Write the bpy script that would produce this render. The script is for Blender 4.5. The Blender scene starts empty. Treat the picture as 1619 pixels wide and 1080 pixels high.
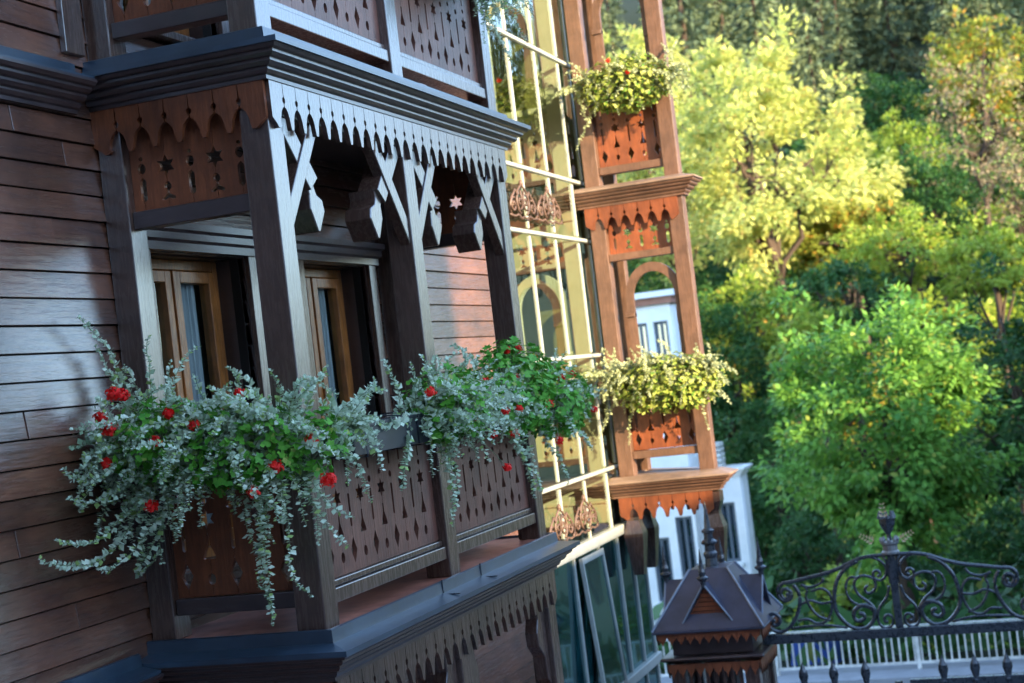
import bpy, math, random
import numpy as np
from mathutils import Vector, Matrix
random.seed(7); rng = np.random.default_rng(11)
R_ = math.radians
S = bpy.context.scene
COL = S.collection

# ---------------------------------------------------------------- camera
yaw, pitch, roll = .3297, .0234, .1174
f = Vector((-math.sin(yaw)*math.cos(pitch), math.cos(yaw)*math.cos(pitch), math.sin(pitch)))
r0 = Vector((math.cos(yaw), math.sin(yaw), 0)); u0 = r0.cross(f)
r1 = math.cos(roll)*r0 - math.sin(roll)*u0; u1 = math.sin(roll)*r0 + math.cos(roll)*u0
cd = bpy.data.cameras.new("camera"); cam = bpy.data.objects.new("camera", cd); COL.objects.link(cam)
m = Matrix((r1, u1, -f)).transposed().to_4x4(); m.translation = Vector((3.11, -6.181, 1.1175))
cam.matrix_world = m
cd.sensor_width = 36; cd.lens = 36*2500.3/1619; cd.clip_end = 2000; cd.clip_start = .05
cd.dof.use_dof = True; cd.dof.focus_distance = 7.4; cd.dof.aperture_fstop = 3.2
S.camera = cam

# ---------------------------------------------------------------- light
SUN_EL, SUN_AZ = 14.5, 30.0           # azimuth measured from +X towards -Y
w = bpy.data.worlds.new("World"); S.world = w; w.use_nodes = True
nt = w.node_tree; sky = nt.nodes.new('ShaderNodeTexSky'); sky.sky_type = 'NISHITA'; sky.sun_disc = False
sky.sun_elevation = R_(SUN_EL); sky.sun_rotation = R_(90+SUN_AZ)
sky.air_density = .74; sky.dust_density = .05; sky.ozone_density = 1.1
nt.links.new(sky.outputs[0], nt.nodes['Background'].inputs[0]); nt.nodes['Background'].inputs[1].default_value = .15
sd = bpy.data.lights.new("sun", 'SUN'); sun = bpy.data.objects.new("sun", sd); COL.objects.link(sun)
sd.energy = 2.3; sd.angle = R_(.5); sd.color = (1, .80, .50)
to_sun = Vector((math.cos(R_(SUN_AZ))*math.cos(R_(SUN_EL)), -math.sin(R_(SUN_AZ))*math.cos(R_(SUN_EL)), math.sin(R_(SUN_EL))))
sun.rotation_euler = to_sun.to_track_quat('Z', 'Y').to_euler()
S.view_settings.view_transform = 'Standard'; S.view_settings.look = 'None'
S.view_settings.exposure = 3.2; S.view_settings.gamma = 1
S.cycles.max_bounces = 8; S.cycles.transparent_max_bounces = 8

# ---------------------------------------------------------------- materials
def mat(name, col, rough=.6, spec=.5, var=0, col2=None, scale=8, stretch=(1,1,1), bump=0, bscale=30, metal=0, coat=0, vscale=None):
    M = bpy.data.materials.new(name); M.use_nodes = True; t = M.node_tree; b = t.nodes['Principled BSDF']
    b.inputs['Roughness'].default_value = rough; b.inputs['Specular IOR Level'].default_value = spec
    b.inputs['Metallic'].default_value = metal; b.inputs['Coat Weight'].default_value = coat
    b.inputs['Coat Roughness'].default_value = .28; b.inputs['Coat IOR'].default_value = 1.7
    b.inputs['Base Color'].default_value = (*col, 1)
    tc = t.nodes.new('ShaderNodeTexCoord'); mp = t.nodes.new('ShaderNodeMapping'); mp.inputs['Scale'].default_value = stretch
    t.links.new(tc.outputs['Object'], mp.inputs[0])
    if col2:
        n = t.nodes.new('ShaderNodeTexNoise'); n.inputs['Scale'].default_value = scale; n.inputs['Detail'].default_value = 6
        n.inputs['Roughness'].default_value = .65
        t.links.new(mp.outputs[0], n.inputs[0])
        rp = t.nodes.new('ShaderNodeMapRange'); rp.inputs[1].default_value = .32; rp.inputs[2].default_value = .68
        t.links.new(n.outputs[0], rp.inputs[0])
        mx = t.nodes.new('ShaderNodeMix'); mx.data_type = 'RGBA'; mx.inputs[6].default_value = (*col, 1); mx.inputs[7].default_value = (*col2, 1)
        t.links.new(rp.outputs[0], mx.inputs[0]); last = mx.outputs[2]
        if 'wood' in name or 'metal' in name or 'board' in name or 'tile' in name:
            n3 = t.nodes.new('ShaderNodeTexNoise'); n3.inputs['Scale'].default_value = 3.1; n3.inputs['Detail'].default_value = 8; n3.inputs['Roughness'].default_value = .7
            t.links.new(tc.outputs['Object'], n3.inputs[0])
            m3 = t.nodes.new('ShaderNodeMapRange'); m3.inputs[1].default_value = .36; m3.inputs[2].default_value = .60; m3.inputs[3].default_value = .62; m3.inputs[4].default_value = 1.12
            t.links.new(n3.outputs[0], m3.inputs[0]); h3 = t.nodes.new('ShaderNodeHueSaturation'); t.links.new(m3.outputs[0], h3.inputs['Value']); t.links.new(last, h3.inputs['Color']); last = h3.outputs[0]
        if var:
            g = t.nodes.new('ShaderNodeNewGeometry')
            hs = t.nodes.new('ShaderNodeHueSaturation')
            mr = t.nodes.new('ShaderNodeMapRange'); mr.inputs[3].default_value = 1-var; mr.inputs[4].default_value = 1+var
            t.links.new(g.outputs['Random Per Island'], mr.inputs[0]); t.links.new(mr.outputs[0], hs.inputs['Value'])
            t.links.new(last, hs.inputs['Color']); last = hs.outputs[0]
        t.links.new(last, b.inputs['Base Color'])
        rr = t.nodes.new('ShaderNodeMapRange'); rr.inputs[3].default_value = max(.05, rough-.1); rr.inputs[4].default_value = min(1, rough+.12)
        t.links.new(n.outputs[0], rr.inputs[0]); t.links.new(rr.outputs[0], b.inputs['Roughness'])
    if bump:
        n2 = t.nodes.new('ShaderNodeTexNoise'); n2.inputs['Scale'].default_value = bscale; n2.inputs['Detail'].default_value = 5
        t.links.new(mp.outputs[0], n2.inputs[0])
        bp = t.nodes.new('ShaderNodeBump'); bp.inputs['Strength'].default_value = bump; bp.inputs['Distance'].default_value = .01
        t.links.new(n2.outputs[0], bp.inputs['Height']); t.links.new(bp.outputs[0], b.inputs['Normal'])
    return M

POST = mat('wood_post', (.052, .024, .016), .26, .6, 0, (.082, .040, .026), 10, (6, 6, .7), .18, 16, coat=1)
TRIM = mat('wood_trim', (.032, .018, .018), .36, .6, 0, (.05, .028, .024), 8, (1, 1, 3), .25, 20, coat=0.6)
PANEL = mat('wood_panel', (.235, .064, .022), .40, .5, .2, (.15, .040, .014), 9, (6, 6, .6), .3, 14)
BOARD = mat('wood_clapboard', (.150, .056, .028), .25, .55, .32, (.080, .028, .016), 5, (5, .7, 6), .6, 9, coat=0.9)
METAL = mat('sheet_metal', (.014, .030, .050), .40, .6, 0, (.022, .042, .062), 5, (1, 1, 1), .15, 14, coat=0.5)
METALL = mat('pale_ridge_metal', (.16, .19, .24), .35, .6, 0, (.22, .25, .30), 8)
REFLW = mat('reflection_cream', (.44, .46, .38), .5, .4, 0, (.36, .38, .30), 5)  # pale look of the reflected balcony, put into the colour
OLIVE = mat('reflected_olive', (.085, .095, .028), .8, .2, 0, (.06, .07, .02), 2)  # olive of the reflected hillside, put into the lining behind the glass
TILE = mat('red_tile', (.50, .18, .11), .35, .5, 0, (.33, .11, .07), 7, (1, 1, 1), .1, 30)
IRON = mat('black_iron', (.014, .018, .024), .27, .8, 0, (.04, .05, .06), 20, (1, 1, 1), .2, 60)
SASH = mat('sash_wood', (.40, .135, .028), .3, .5, 0, (.19, .066, .016), 10, (6, 6, .8), .2, 20)
CREAM = mat('cream_paint', (.36, .37, .33), .4, .5, 0, (.29, .30, .27), 8, (1, 1, 1), .1, 20)
SCROLL = mat('scroll_wood', (.14, .08, .055), .5, .4, 0, (.09, .05, .035), 12, (1, 1, 1), .2, 30)
WHITE = mat('white_plaster', (.80, .78, .74), .8, .2, 0, (.70, .69, .66), 3, (1, 1, 1), .1, 30)
GREYM = mat('pale_metal', (.66, .64, .58), .5, .5, 0, (.54, .52, .48), 9)
ROADM = mat('asphalt', (.06, .06, .065), .9, .2, 0, (.085, .085, .09), 4, (1, 1, 1), .3, 60)
STONE = mat('pavement_stone', (.30, .30, .31), .85, .2, 0, (.24, .24, .25), 4, (1, 1, 1), .3, 30)
GROUND = mat('forest_floor', (.012, .020, .008), .95, .1, 0, (.022, .026, .012), .35, (1, 1, 1), .5, 2)
ROOFM = mat('pillar_roof_metal', (.03, .033, .055), .38, .6, 0, (.045, .045, .07), 4, (1, 1, 1), .15, 10)
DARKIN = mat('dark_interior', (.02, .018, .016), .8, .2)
CURT = mat('curtain_cloth', (.50, .48, .50), .9, .1, 0, (.40, .38, .42), 14, (1, 10, .4))
BLIND = mat('blind_cloth', (.18, .21, .16), .9, .1, 0, (.14, .17, .13), 20)
PLAST = mat('planter_plastic', (.012, .012, .016), .35, .5, 0, (.02, .02, .026), 10)
PEWTER = mat('dull_pewter', (.12, .12, .12), .4, .6, 0, (.2, .2, .19), 30)
GOLD = mat('gilded_leaf', (.55, .42, .22), .45, .5, 0, (.6, .5, .34), 15)
YELW = mat('yellow_plaster', (.24, .23, .15), .85, .2, 0, (.20, .19, .12), 2)
BLUE = mat('blue_tarp', (.012, .045, .22), .6, .4, 0, (.02, .07, .28), 3)
BRICK = mat('brick_band', (.34, .17, .12), .8, .2, 0, (.28, .13, .09), 6)
BARK = mat('bark', (.075, .05, .035), .9, .2, 0, (.045, .03, .022), 6, (3, 3, .8), .6, 10)
TERRA = mat('roof_tile', (.22, .09, .06), .8, .2, 0, (.17, .07, .05), 4)

def glass(name, tint, mirror, base, rough=.0, wav=.02):
    M = bpy.data.materials.new(name); M.use_nodes = True; t = M.node_tree
    for n in list(t.nodes): t.nodes.remove(n)
    o = t.nodes.new('ShaderNodeOutputMaterial'); mx = t.nodes.new('ShaderNodeMixShader'); g = t.nodes.new('ShaderNodeBsdfGlossy')
    g.inputs['Roughness'].default_value = rough; g.inputs['Color'].default_value = (*tint, 1)
    d = t.nodes.new('ShaderNodeBsdfPrincipled'); d.inputs['Base Color'].default_value = (*base, 1); d.inputs['Roughness'].default_value = .1
    fr = t.nodes.new('ShaderNodeFresnel'); fr.inputs[0].default_value = 1.5
    ad = t.nodes.new('ShaderNodeMath'); ad.operation = 'ADD'; ad.use_clamp = True; ad.inputs[1].default_value = mirror
    nz = t.nodes.new('ShaderNodeTexNoise'); nz.inputs['Scale'].default_value = 1.2
    bp = t.nodes.new('ShaderNodeBump'); bp.inputs['Strength'].default_value = wav; bp.inputs['Distance'].default_value = .1
    tc = t.nodes.new('ShaderNodeTexCoord'); t.links.new(tc.outputs['Object'], nz.inputs[0])
    t.links.new(nz.outputs[0], bp.inputs['Height']); t.links.new(bp.outputs[0], g.inputs['Normal'])
    t.links.new(fr.outputs[0], ad.inputs[0]); t.links.new(ad.outputs[0], mx.inputs[0])
    t.links.new(d.outputs[0], mx.inputs[1]); t.links.new(g.outputs[0], mx.inputs[2]); t.links.new(mx.outputs[0], o.inputs[0])
    return M
GL_WARM = glass('reflective_glass', (.95, .93, .66), .45, (.06, .065, .02))
def seeglass(name, tint, mirror, refl):
    M = bpy.data.materials.new(name); M.use_nodes = True; t = M.node_tree
    for n in list(t.nodes): t.nodes.remove(n)
    o = t.nodes.new('ShaderNodeOutputMaterial'); mx = t.nodes.new('ShaderNodeMixShader'); g = t.nodes.new('ShaderNodeBsdfGlossy'); g.inputs['Roughness'].default_value = 0
    g.inputs['Color'].default_value = (*refl, 1)
    tr = t.nodes.new('ShaderNodeBsdfTransparent'); tr.inputs[0].default_value = (*tint, 1)
    fr = t.nodes.new('ShaderNodeFresnel'); fr.inputs[0].default_value = 1.5
    ad = t.nodes.new('ShaderNodeMath'); ad.operation = 'ADD'; ad.use_clamp = True; ad.inputs[1].default_value = mirror
    nz = t.nodes.new('ShaderNodeTexNoise'); nz.inputs['Scale'].default_value = 1.6
    bp = t.nodes.new('ShaderNodeBump'); bp.inputs['Strength'].default_value = .05; bp.inputs['Distance'].default_value = .1
    tc = t.nodes.new('ShaderNodeTexCoord'); t.links.new(tc.outputs['Object'], nz.inputs[0])
    t.links.new(nz.outputs[0], bp.inputs['Height']); t.links.new(bp.outputs[0], g.inputs['Normal'])
    t.links.new(fr.outputs[0], ad.inputs[0]); t.links.new(ad.outputs[0], mx.inputs[0])
    t.links.new(tr.outputs[0], mx.inputs[1]); t.links.new(g.outputs[0], mx.inputs[2]); t.links.new(mx.outputs[0], o.inputs[0])
    return M
GL_WARM = seeglass('see_through_glass', (.80, .86, .72), .13, (.95, .97, .88))  # see-through; the reflection it shows is built behind the panes
GL_TEAL = glass('shaded_teal_glass', (.22, .50, .52), .10, (.002, .022, .025))  # teal tint carries the shaded surroundings the lower panes would reflect
def clearglass():
    M = bpy.data.materials.new('window_glass'); M.use_nodes = True; t = M.node_tree
    for n in list(t.nodes): t.nodes.remove(n)
    o = t.nodes.new('ShaderNodeOutputMaterial'); mx = t.nodes.new('ShaderNodeMixShader'); g = t.nodes.new('ShaderNodeBsdfGlossy'); g.inputs['Roughness'].default_value = .01
    tr = t.nodes.new('ShaderNodeBsdfTransparent'); tr.inputs[0].default_value = (.75, .85, .80, 1)
    fr = t.nodes.new('ShaderNodeFresnel'); fr.inputs[0].default_value = 1.5
    t.links.new(fr.outputs[0], mx.inputs[0]); t.links.new(tr.outputs[0], mx.inputs[1]); t.links.new(g.outputs[0], mx.inputs[2]); t.links.new(mx.outputs[0], o.inputs[0])
    return M
PANE = clearglass()

def leafmat(name, c1, c2, trans=.45, rough=.55, c3=None, thr=.9, spec=.3, patch=1.2):
    M = bpy.data.materials.new(name); M.use_nodes = True; t = M.node_tree; b = t.nodes['Principled BSDF']; o = t.nodes['Material Output']
    g = t.nodes.new('ShaderNodeNewGeometry'); mx = t.nodes.new('ShaderNodeMix'); mx.data_type = 'RGBA'
    mx.inputs[6].default_value = (*c1, 1); mx.inputs[7].default_value = (*c2, 1)
    tc = t.nodes.new('ShaderNodeTexCoord'); nz = t.nodes.new('ShaderNodeTexNoise'); nz.inputs['Scale'].default_value = patch; nz.inputs['Detail'].default_value = 3
    t.links.new(tc.outputs['Object'], nz.inputs[0])
    a = t.nodes.new('ShaderNodeMath'); a.operation = 'MULTIPLY_ADD'; a.inputs[1].default_value = .55; 
    s = t.nodes.new('ShaderNodeMapRange'); s.inputs[1].default_value = .35; s.inputs[2].default_value = .65; s.inputs[4].default_value = .5
    t.links.new(nz.outputs[0], s.inputs[0]); t.links.new(g.outputs['Random Per Island'], a.inputs[0]); t.links.new(s.outputs[0], a.inputs[2])
    t.links.new(a.outputs[0], mx.inputs[0]); last = mx.outputs[2]
    if c3:
        c = t.nodes.new('ShaderNodeMath'); c.operation = 'GREATER_THAN'; c.inputs[1].default_value = thr
        t.links.new(g.outputs['Random Per Island'], c.inputs[0])
        m3 = t.nodes.new('ShaderNodeMix'); m3.data_type = 'RGBA'; m3.inputs[7].default_value = (*c3, 1)
        t.links.new(c.outputs[0], m3.inputs[0]); t.links.new(last, m3.inputs[6]); last = m3.outputs[2]
    t.links.new(last, b.inputs['Base Color']); b.inputs['Roughness'].default_value = rough; b.inputs['Specular IOR Level'].default_value = spec
    tr = t.nodes.new('ShaderNodeBsdfTranslucent'); t.links.new(last, tr.inputs[0])
    ms = t.nodes.new('ShaderNodeMixShader'); ms.inputs[0].default_value = trans
    t.links.new(b.outputs[0], ms.inputs[1]); t.links.new(tr.outputs[0], ms.inputs[2]); t.links.new(ms.outputs[0], o.inputs[0])
    return M
L_SILVER = leafmat('silver_leaf', (.28, .40, .22), (.78, .82, .64), .2, .75, (.34, .46, .14), .88, patch=6)
L_SILVERY = leafmat('silver_yellow_leaf', (.30, .34, .16), (.52, .54, .30), .25, .75, patch=6)
L_GER = leafmat('geranium_leaf', (.05, .24, .02), (.18, .44, .05), .3, .5, (.32, .40, .08), .93, patch=5)
L_BUSH = leafmat('bush_leaf', (.22, .30, .03), (.52, .52, .14), .35, .6, (.10, .22, .03), .8, patch=6)
L_RED = leafmat('red_petal', (.80, .006, .010), (.92, .035, .02), .3, .6)
L_STEM = mat('plant_stem', (.20, .24, .13), .7, .2)
L_PALE = leafmat('pale_yellow_leaf', (.33, .39, .07), (.62, .60, .20), .5, .5, (.62, .46, .14), .95, patch=.5)
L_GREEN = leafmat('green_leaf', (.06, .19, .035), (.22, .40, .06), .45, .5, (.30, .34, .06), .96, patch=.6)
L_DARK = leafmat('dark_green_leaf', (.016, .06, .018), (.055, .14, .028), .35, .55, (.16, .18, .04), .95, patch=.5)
L_LIME = leafmat('lime_leaf', (.16, .28, .03), (.42, .46, .06), .45, .5, (.40, .32, .06), .95, patch=.5)
L_GOLD = leafmat('golden_leaf', (.14, .20, .03), (.36, .34, .05), .45, .5, (.52, .26, .04), .88, patch=.4)
L_BARE = leafmat('withered_leaf', (.15, .12, .06), (.30, .22, .13), .2, .7, (.16, .24, .05), .7, patch=.5)
L_CONE = leafmat('hazed_needle', (.06, .10, .065), (.17, .20, .085), .15, .7, patch=.3)  # needle colour lightened to stand in for distant haze

# ---------------------------------------------------------------- mesh builder
class MB:
    def __init__(s): s.v = []; s.f = []; s.n = 0
    def add(s, V, F):
        V = np.asarray(V, float); s.v.append(V); s.f.append(np.asarray(F, int)+s.n if not isinstance(F, list) else [tuple(i+s.n for i in q) for q in F]); s.n += len(V)
    def box(s, x0, x1, y0, y1, z0, z1):
        V = [(x, y, z) for z in (z0, z1) for y in (y0, y1) for x in (x0, x1)]
        s.add(V, [(0,2,3,1),(4,5,7,6),(0,1,5,4),(2,6,7,3),(0,4,6,2),(1,3,7,5)]); return s
    def hexa(s, P):   # 8 points: bottom 4 ccw, top 4 ccw
        s.add(P, [(3,2,1,0),(4,5,6,7),(0,1,5,4),(1,2,6,5),(2,3,7,6),(3,0,4,7)]); return s
    def sweep(s, path, prof, closed=False, mitre_ends=None):
        """prof: closed polygon of (offset outwards, z), swept along a plan path (outwards = right-hand side)"""
        n = len(path); P = [Vector(p) for p in path]; rings = []
        for i in range(n):
            a = P[(i-1) % n] if (closed or i > 0) else None; c = P[(i+1) % n] if (closed or i < n-1) else None
            d1 = (P[i]-a).normalized() if a is not None else (c-P[i]).normalized()
            d2 = (c-P[i]).normalized() if c is not None else d1
            n1 = Vector((d1.y, -d1.x)); n2 = Vector((d2.y, -d2.x)); mm = (n1+n2); mm = mm/(mm.dot(n1))
            rings.append([(P[i].x+mm.x*o, P[i].y+mm.y*o, z) for o, z in prof])
        k = len(prof); V = [q for r in rings for q in r]; F = []
        for i in range(n if closed else n-1):
            for j in range(k):
                a = i*k+j; b = i*k+(j+1) % k; c = ((i+1) % n)*k+(j+1) % k; d = ((i+1) % n)*k+j
                F.append((a, b, c, d))
        if not closed: F.append(tuple(range(k-1, -1, -1))); F.append(tuple((n-1)*k+j for j in range(k)))
        s.add(V, F); return s
    def tube(s, pts, r, k=6, flat=None):
        pts = [Vector(p) for p in pts]; n = len(pts); V = []; 
        rr = r if isinstance(r, (list, tuple)) else [r]*n
        up = Vector((0, 0, 1)) if abs((pts[-1]-pts[0]).normalized().z) < .9 else Vector((0, 1, 0))
        for i in range(n):
            d = (pts[min(i+1, n-1)]-pts[max(i-1, 0)]).normalized()
            a = flat if flat is not None else d.cross(up)
            if a.length < 1e-4: a = d.cross(Vector((1, .3, .2)))
            a = a.normalized(); b = d.cross(a).normalized()
            for j in range(k):
                t = 2*math.pi*j/k; V.append(tuple(pts[i]+a*math.cos(t)*rr[i]+b*math.sin(t)*rr[i]))
        F = [(i*k+j, i*k+(j+1) % k, (i+1)*k+(j+1) % k, (i+1)*k+j) for i in range(n-1) for j in range(k)]
        F += [tuple(range(k-1, -1, -1)), tuple((n-1)*k+j for j in range(k))]
        s.add(V, F); return s
    def lathe(s, c, prof, k=10):
        V = [(c[0]+r*math.cos(2*math.pi*j/k), c[1]+r*math.sin(2*math.pi*j/k), c[2]+z) for r, z in prof for j in range(k)]
        n = len(prof)
        F = [(i*k+j, i*k+(j+1) % k, (i+1)*k+(j+1) % k, (i+1)*k+j) for i in range(n-1) for j in range(k)]
        F += [tuple(range(k-1, -1, -1)), tuple((n-1)*k+j for j in range(k))]
        s.add(V, F); return s
    def mesh(s, name, org=(0, 0, 0)):
        me = bpy.data.meshes.new(name); V = np.concatenate(s.v)-np.array(org)
        if all(isinstance(q, np.ndarray) for q in s.f):
            F = np.concatenate(s.f); nf, k = F.shape
            me.vertices.add(len(V)); me.vertices.foreach_set('co', V.astype(np.float32).ravel())
            me.loops.add(nf*k); me.loops.foreach_set('vertex_index', F.astype(np.int32).ravel())
            me.polygons.add(nf); me.polygons.foreach_set('loop_start', np.arange(0, nf*k, k, dtype=np.int32))
            try: me.polygons.foreach_set('loop_total', np.full(nf, k, dtype=np.int32))
            except Exception: pass
            me.update(calc_edges=True)
        else:
            F = []
            for q in s.f: F += [tuple(int(i) for i in t) for t in (q.tolist() if isinstance(q, np.ndarray) else q)]
            me.from_pydata(V.tolist(), [], F)
        me.update(); return me

def tag(o, label=None, cat=None, group=None, kind=None):
    if label: o['label'] = label
    if cat: o['category'] = cat
    if group: o['group'] = group
    if kind: o['kind'] = kind
    return o
ORG = {}
def thing(name, loc, label, cat, group=None):
    o = bpy.data.objects.new(name, None); COL.objects.link(o); o.location = loc; o.empty_display_size = .1; ORG[o.name] = Vector(loc)
    return tag(o, label, cat, group)
def obj(name, mb, material, parent=None, bevel=0, smooth=False):
    org = ORG[parent.name] if parent is not None else Vector((0, 0, 0))
    me = mb.mesh(name, org) if isinstance(mb, MB) else mb
    if not isinstance(mb, MB): me.transform(Matrix.Translation(-org))
    me.materials.append(material)
    o = bpy.data.objects.new(name, me); COL.objects.link(o); o.parent = parent; ORG[o.name] = org
    if smooth: me.polygons.foreach_set('use_smooth', [True]*len(me.polygons))
    if bevel:
        b = o.modifiers.new('bevel', 'BEVEL'); b.width = bevel; b.segments = 2; b.limit_method = 'ANGLE'; b.angle_limit = R_(40)
    return o
def copy_tree(o, parent=None):
    c = o.copy(); COL.objects.link(c)
    if parent is not None: c.parent = parent
    for ch in list(o.children): copy_tree(ch, c)
    return c

# flat sawn board with cut-outs: loops in (u, v), extruded by t, set at origin with axes U, V
def sheet(loops, t, origin, U, V):
    cu = bpy.data.curves.new('tmp', 'CURVE'); cu.dimensions = '2D'; cu.fill_mode = 'BOTH'; cu.extrude = t/2
    for L in loops:
        sp = cu.splines.new('POLY'); sp.points.add(len(L)-1); sp.use_cyclic_u = True
        for i, (a, b) in enumerate(L): sp.points[i].co = (a, b, 0, 1)
    o = bpy.data.objects.new('tmp', cu); COL.objects.link(o)
    dg = bpy.context.evaluated_depsgraph_get(); me = bpy.data.meshes.new_from_object(o.evaluated_get(dg))
    bpy.data.objects.remove(o); bpy.data.curves.remove(cu)
    U = Vector(U); V = Vector(V); N = U.cross(V)
    M4 = Matrix((U, V, N)).transposed().to_4x4(); M4.translation = Vector(origin)
    me.transform(M4); me.materials.clear(); return me

def circ(u, v, r, k=10, ry=None): return [(u+r*math.cos(2*math.pi*i/k), v+(ry or r)*math.sin(2*math.pi*i/k)) for i in range(k)]
def star(u, v, r): return [(u+(r if i % 2 == 0 else r*.52)*math.sin(math.pi*i/6), v+(r if i % 2 == 0 else r*.52)*math.cos(math.pi*i/6)) for i in range(12)]
def diamond(u, v, a, b): return [(u, v+b), (u+a*.55, v+b*.45), (u+a, v), (u+a*.55, v-b*.45), (u, v-b), (u-a*.55, v-b*.45), (u-a, v), (u-a*.55, v+b*.45)]
def slot(u, v0, v1, a): return [(u-a, v0+a), (u, v0), (u+a, v0+a), (u+a, v1-a), (u, v1), (u-a, v1-a)]
def bell(u, v, h): return [(u-.006, v+h), (u+.006, v+h), (u+.008, v+h*.6), (u+.03, v+h*.15), (u+.032, v), (u-.032, v), (u-.03, v+h*.15), (u-.008, v+h*.6)]
def trefoil(u, v): return [(u-.006, v+.075), (u-.018, v+.06), (u-.018, v+.045), (u-.005, v+.035), (u-.008, v+.02), (u-.035, v+.004), (u-.034, v-.006), (u-.016, v-.006), (u, v+.002),
                           (u+.016, v-.006), (u+.034, v-.006), (u+.035, v+.004), (u+.008, v+.02), (u+.005, v+.035), (u+.018, v+.045), (u+.018, v+.06), (u+.006, v+.075)]
P = .125
def slit(u, a, b): return [(u-.0014, a), (u+.0014, a), (u+.0014, b), (u-.0014, b)]
def valance_loops(n, d=.205, h0=0, w=None, first=.5):
    """n boards of width P hanging from v = 0 down to -d, seams with keyhole and bell"""
    w = n*P; L = [(0, 0)]
    L += [(0, -d*.80), (P*.30, -d*.92), (P*.42, -d), (P*.58, -d), (P*.70, -d*.92)]
    for i in range(1, n):
        s = i*P
        L += [(s-.047, -.186*d/.205), (s-.041, -.155*d/.205), (s-.030, -.128*d/.205), (s-.015, -.112*d/.205), (s-.004, -.107*d/.205), (s-.004, -.094*d/.205),
              (s-.013, -.084*d/.205), (s-.013, -.070*d/.205), (s-.003, -.062*d/.205), (s-.0016, -.004), (s+.0016, -.004), (s+.003, -.062*d/.205),
              (s+.013, -.070*d/.205), (s+.013, -.084*d/.205), (s+.004, -.094*d/.205), (s+.004, -.107*d/.205), (s+.015, -.112*d/.205), (s+.030, -.128*d/.205),
              (s+.041, -.155*d/.205), (s+.047, -.186*d/.205), (s+P*.42, -d), (s+P*.58, -d)]
    L += [(w, -d*.80), (w, 0)]
    return [L]
def panel_loops(w, h, kind, off=0.0):
    """pierced railing / frieze panel; seams every P, alternating star and slot patterns"""
    L = [[(0, 0), (w, 0), (w, h), (0, h)]]
    n = int((w-.02-off)/P)+1
    for i in range(n):
        u = off+i*P
        if u < .045 or u > w-.045: continue
        if kind == 'rail':
            if i % 2 == 0:
                L += [diamond(u, .095, .032, .062), slot(u, .20, .36, .010), circ(u, .40, .017), slot(u, .445, h-.03, .010), slit(u, .004, .030), slit(u, .16, .197), slit(u, h-.027, h-.003)]
            else:
                L += [circ(u, .075, .020, 10, .026), bell(u, .165, .105), star(u, .345, .047), circ(u, .425, .014), slot(u, .455, h-.03, .008), slit(u, .004, .046), slit(u, .104, .162), slit(u, .273, .300), slit(u, h-.027, h-.003)]
        else:
            if i % 2 == 0:
                L += [slot(u, .035, .15, .016), circ(u, .19, .021, 10, .026), circ(u, .234, .010), slit(u, .003, .030)]
            else:
                L += [trefoil(u, .040), star(u, .188, .050), slit(u, .003, .029), slit(u, .119, .140), slit(u, .240, .30)]
    return L

# ---------------------------------------------------------------- profiles
def cornice_prof(z):      # z = lip level
    a = [(-.03, -.135), (.03, -.135), (.03, -.118), (.042, -.112), (.052, -.098), (.052, -.088), (.070, -.084), (.084, -.070), (.084, -.058), (.102, -.054), (.116, -.042), (.116, -.030), (.134, -.026), (.146, -.012), (.146, 0), (-.03, 0)]
    return [(o, z+q) for o, q in a]
def flash_prof(z):
    a = [(-.02, .002), (.150, .002), (.150, -.010), (.158, -.010), (.158, .014), (.050, .034), (.046, .088), (.036, .092), (.030, .092), (-.02, .034)]
    return [(o, z+q) for o, q in a]
def small_prof(z, h, o):
    return [(-.02, z-h), (o*.3, z-h), (o*.3, z-h*.7), (o*.65, z-h*.6), (o*.65, z-h*.35), (o, z-h*.25), (o, z), (-.02, z)]

H = 2.62; LIP = .05
BX0, BX1, BY0, BY1 = -.87, 0.0, 0.0, 3.14

def carved_brace(mb_b, mb_d, y0, sgn, zt, X0, X1):
    """free leg of the X: from the post top slanting down, ending in a carved drop. local (s along Y*sgn)"""
    def pr(loop, a, b, mb):
        n = len(loop); V = [(a, y0+sgn*u, zt+v) for u, v in loop]+[(b, y0+sgn*u, zt+v) for u, v in loop]
        F = [tuple(range(n)), tuple(range(2*n-1, n-1, -1))]+[(i, n+i, n+(i+1) % n, (i+1) % n) for i in range(n)]
        mb.add(V, F)
    pr([(.0, 0), (.105, 0), (.335, -.252), (.250, -.315), (0, -.045)], X0, X1+.055, mb_b)
    pr([(.245, -.27), (.30, -.25), (.335, -.245), (.325, -.29), (.345, -.325), (.40, -.345), (.415, -.40), (.345, -.50), (.325, -.50), (.265, -.395), (.27, -.33)], X0-.05, X1+.035, mb_d)
def strut(mb, y0, sgn, zt, X0, X1):
    """leg that rises from the post up to the beam"""
    L = [(0, -.52), (0, -.385), (.285, 0), (.385, 0), (.385, -.01)]
    V = [(X0, y0+sgn*u, zt+v) for u, v in L]+[(X1, y0+sgn*u, zt+v) for u, v in L]; n = len(L)
    F = [tuple(range(n)), tuple(range(2*n-1, n-1, -1))]+[(i, n+i, n+(i+1) % n, (i+1) % n) for i in range(n)]
    mb.add(V, F)

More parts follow.
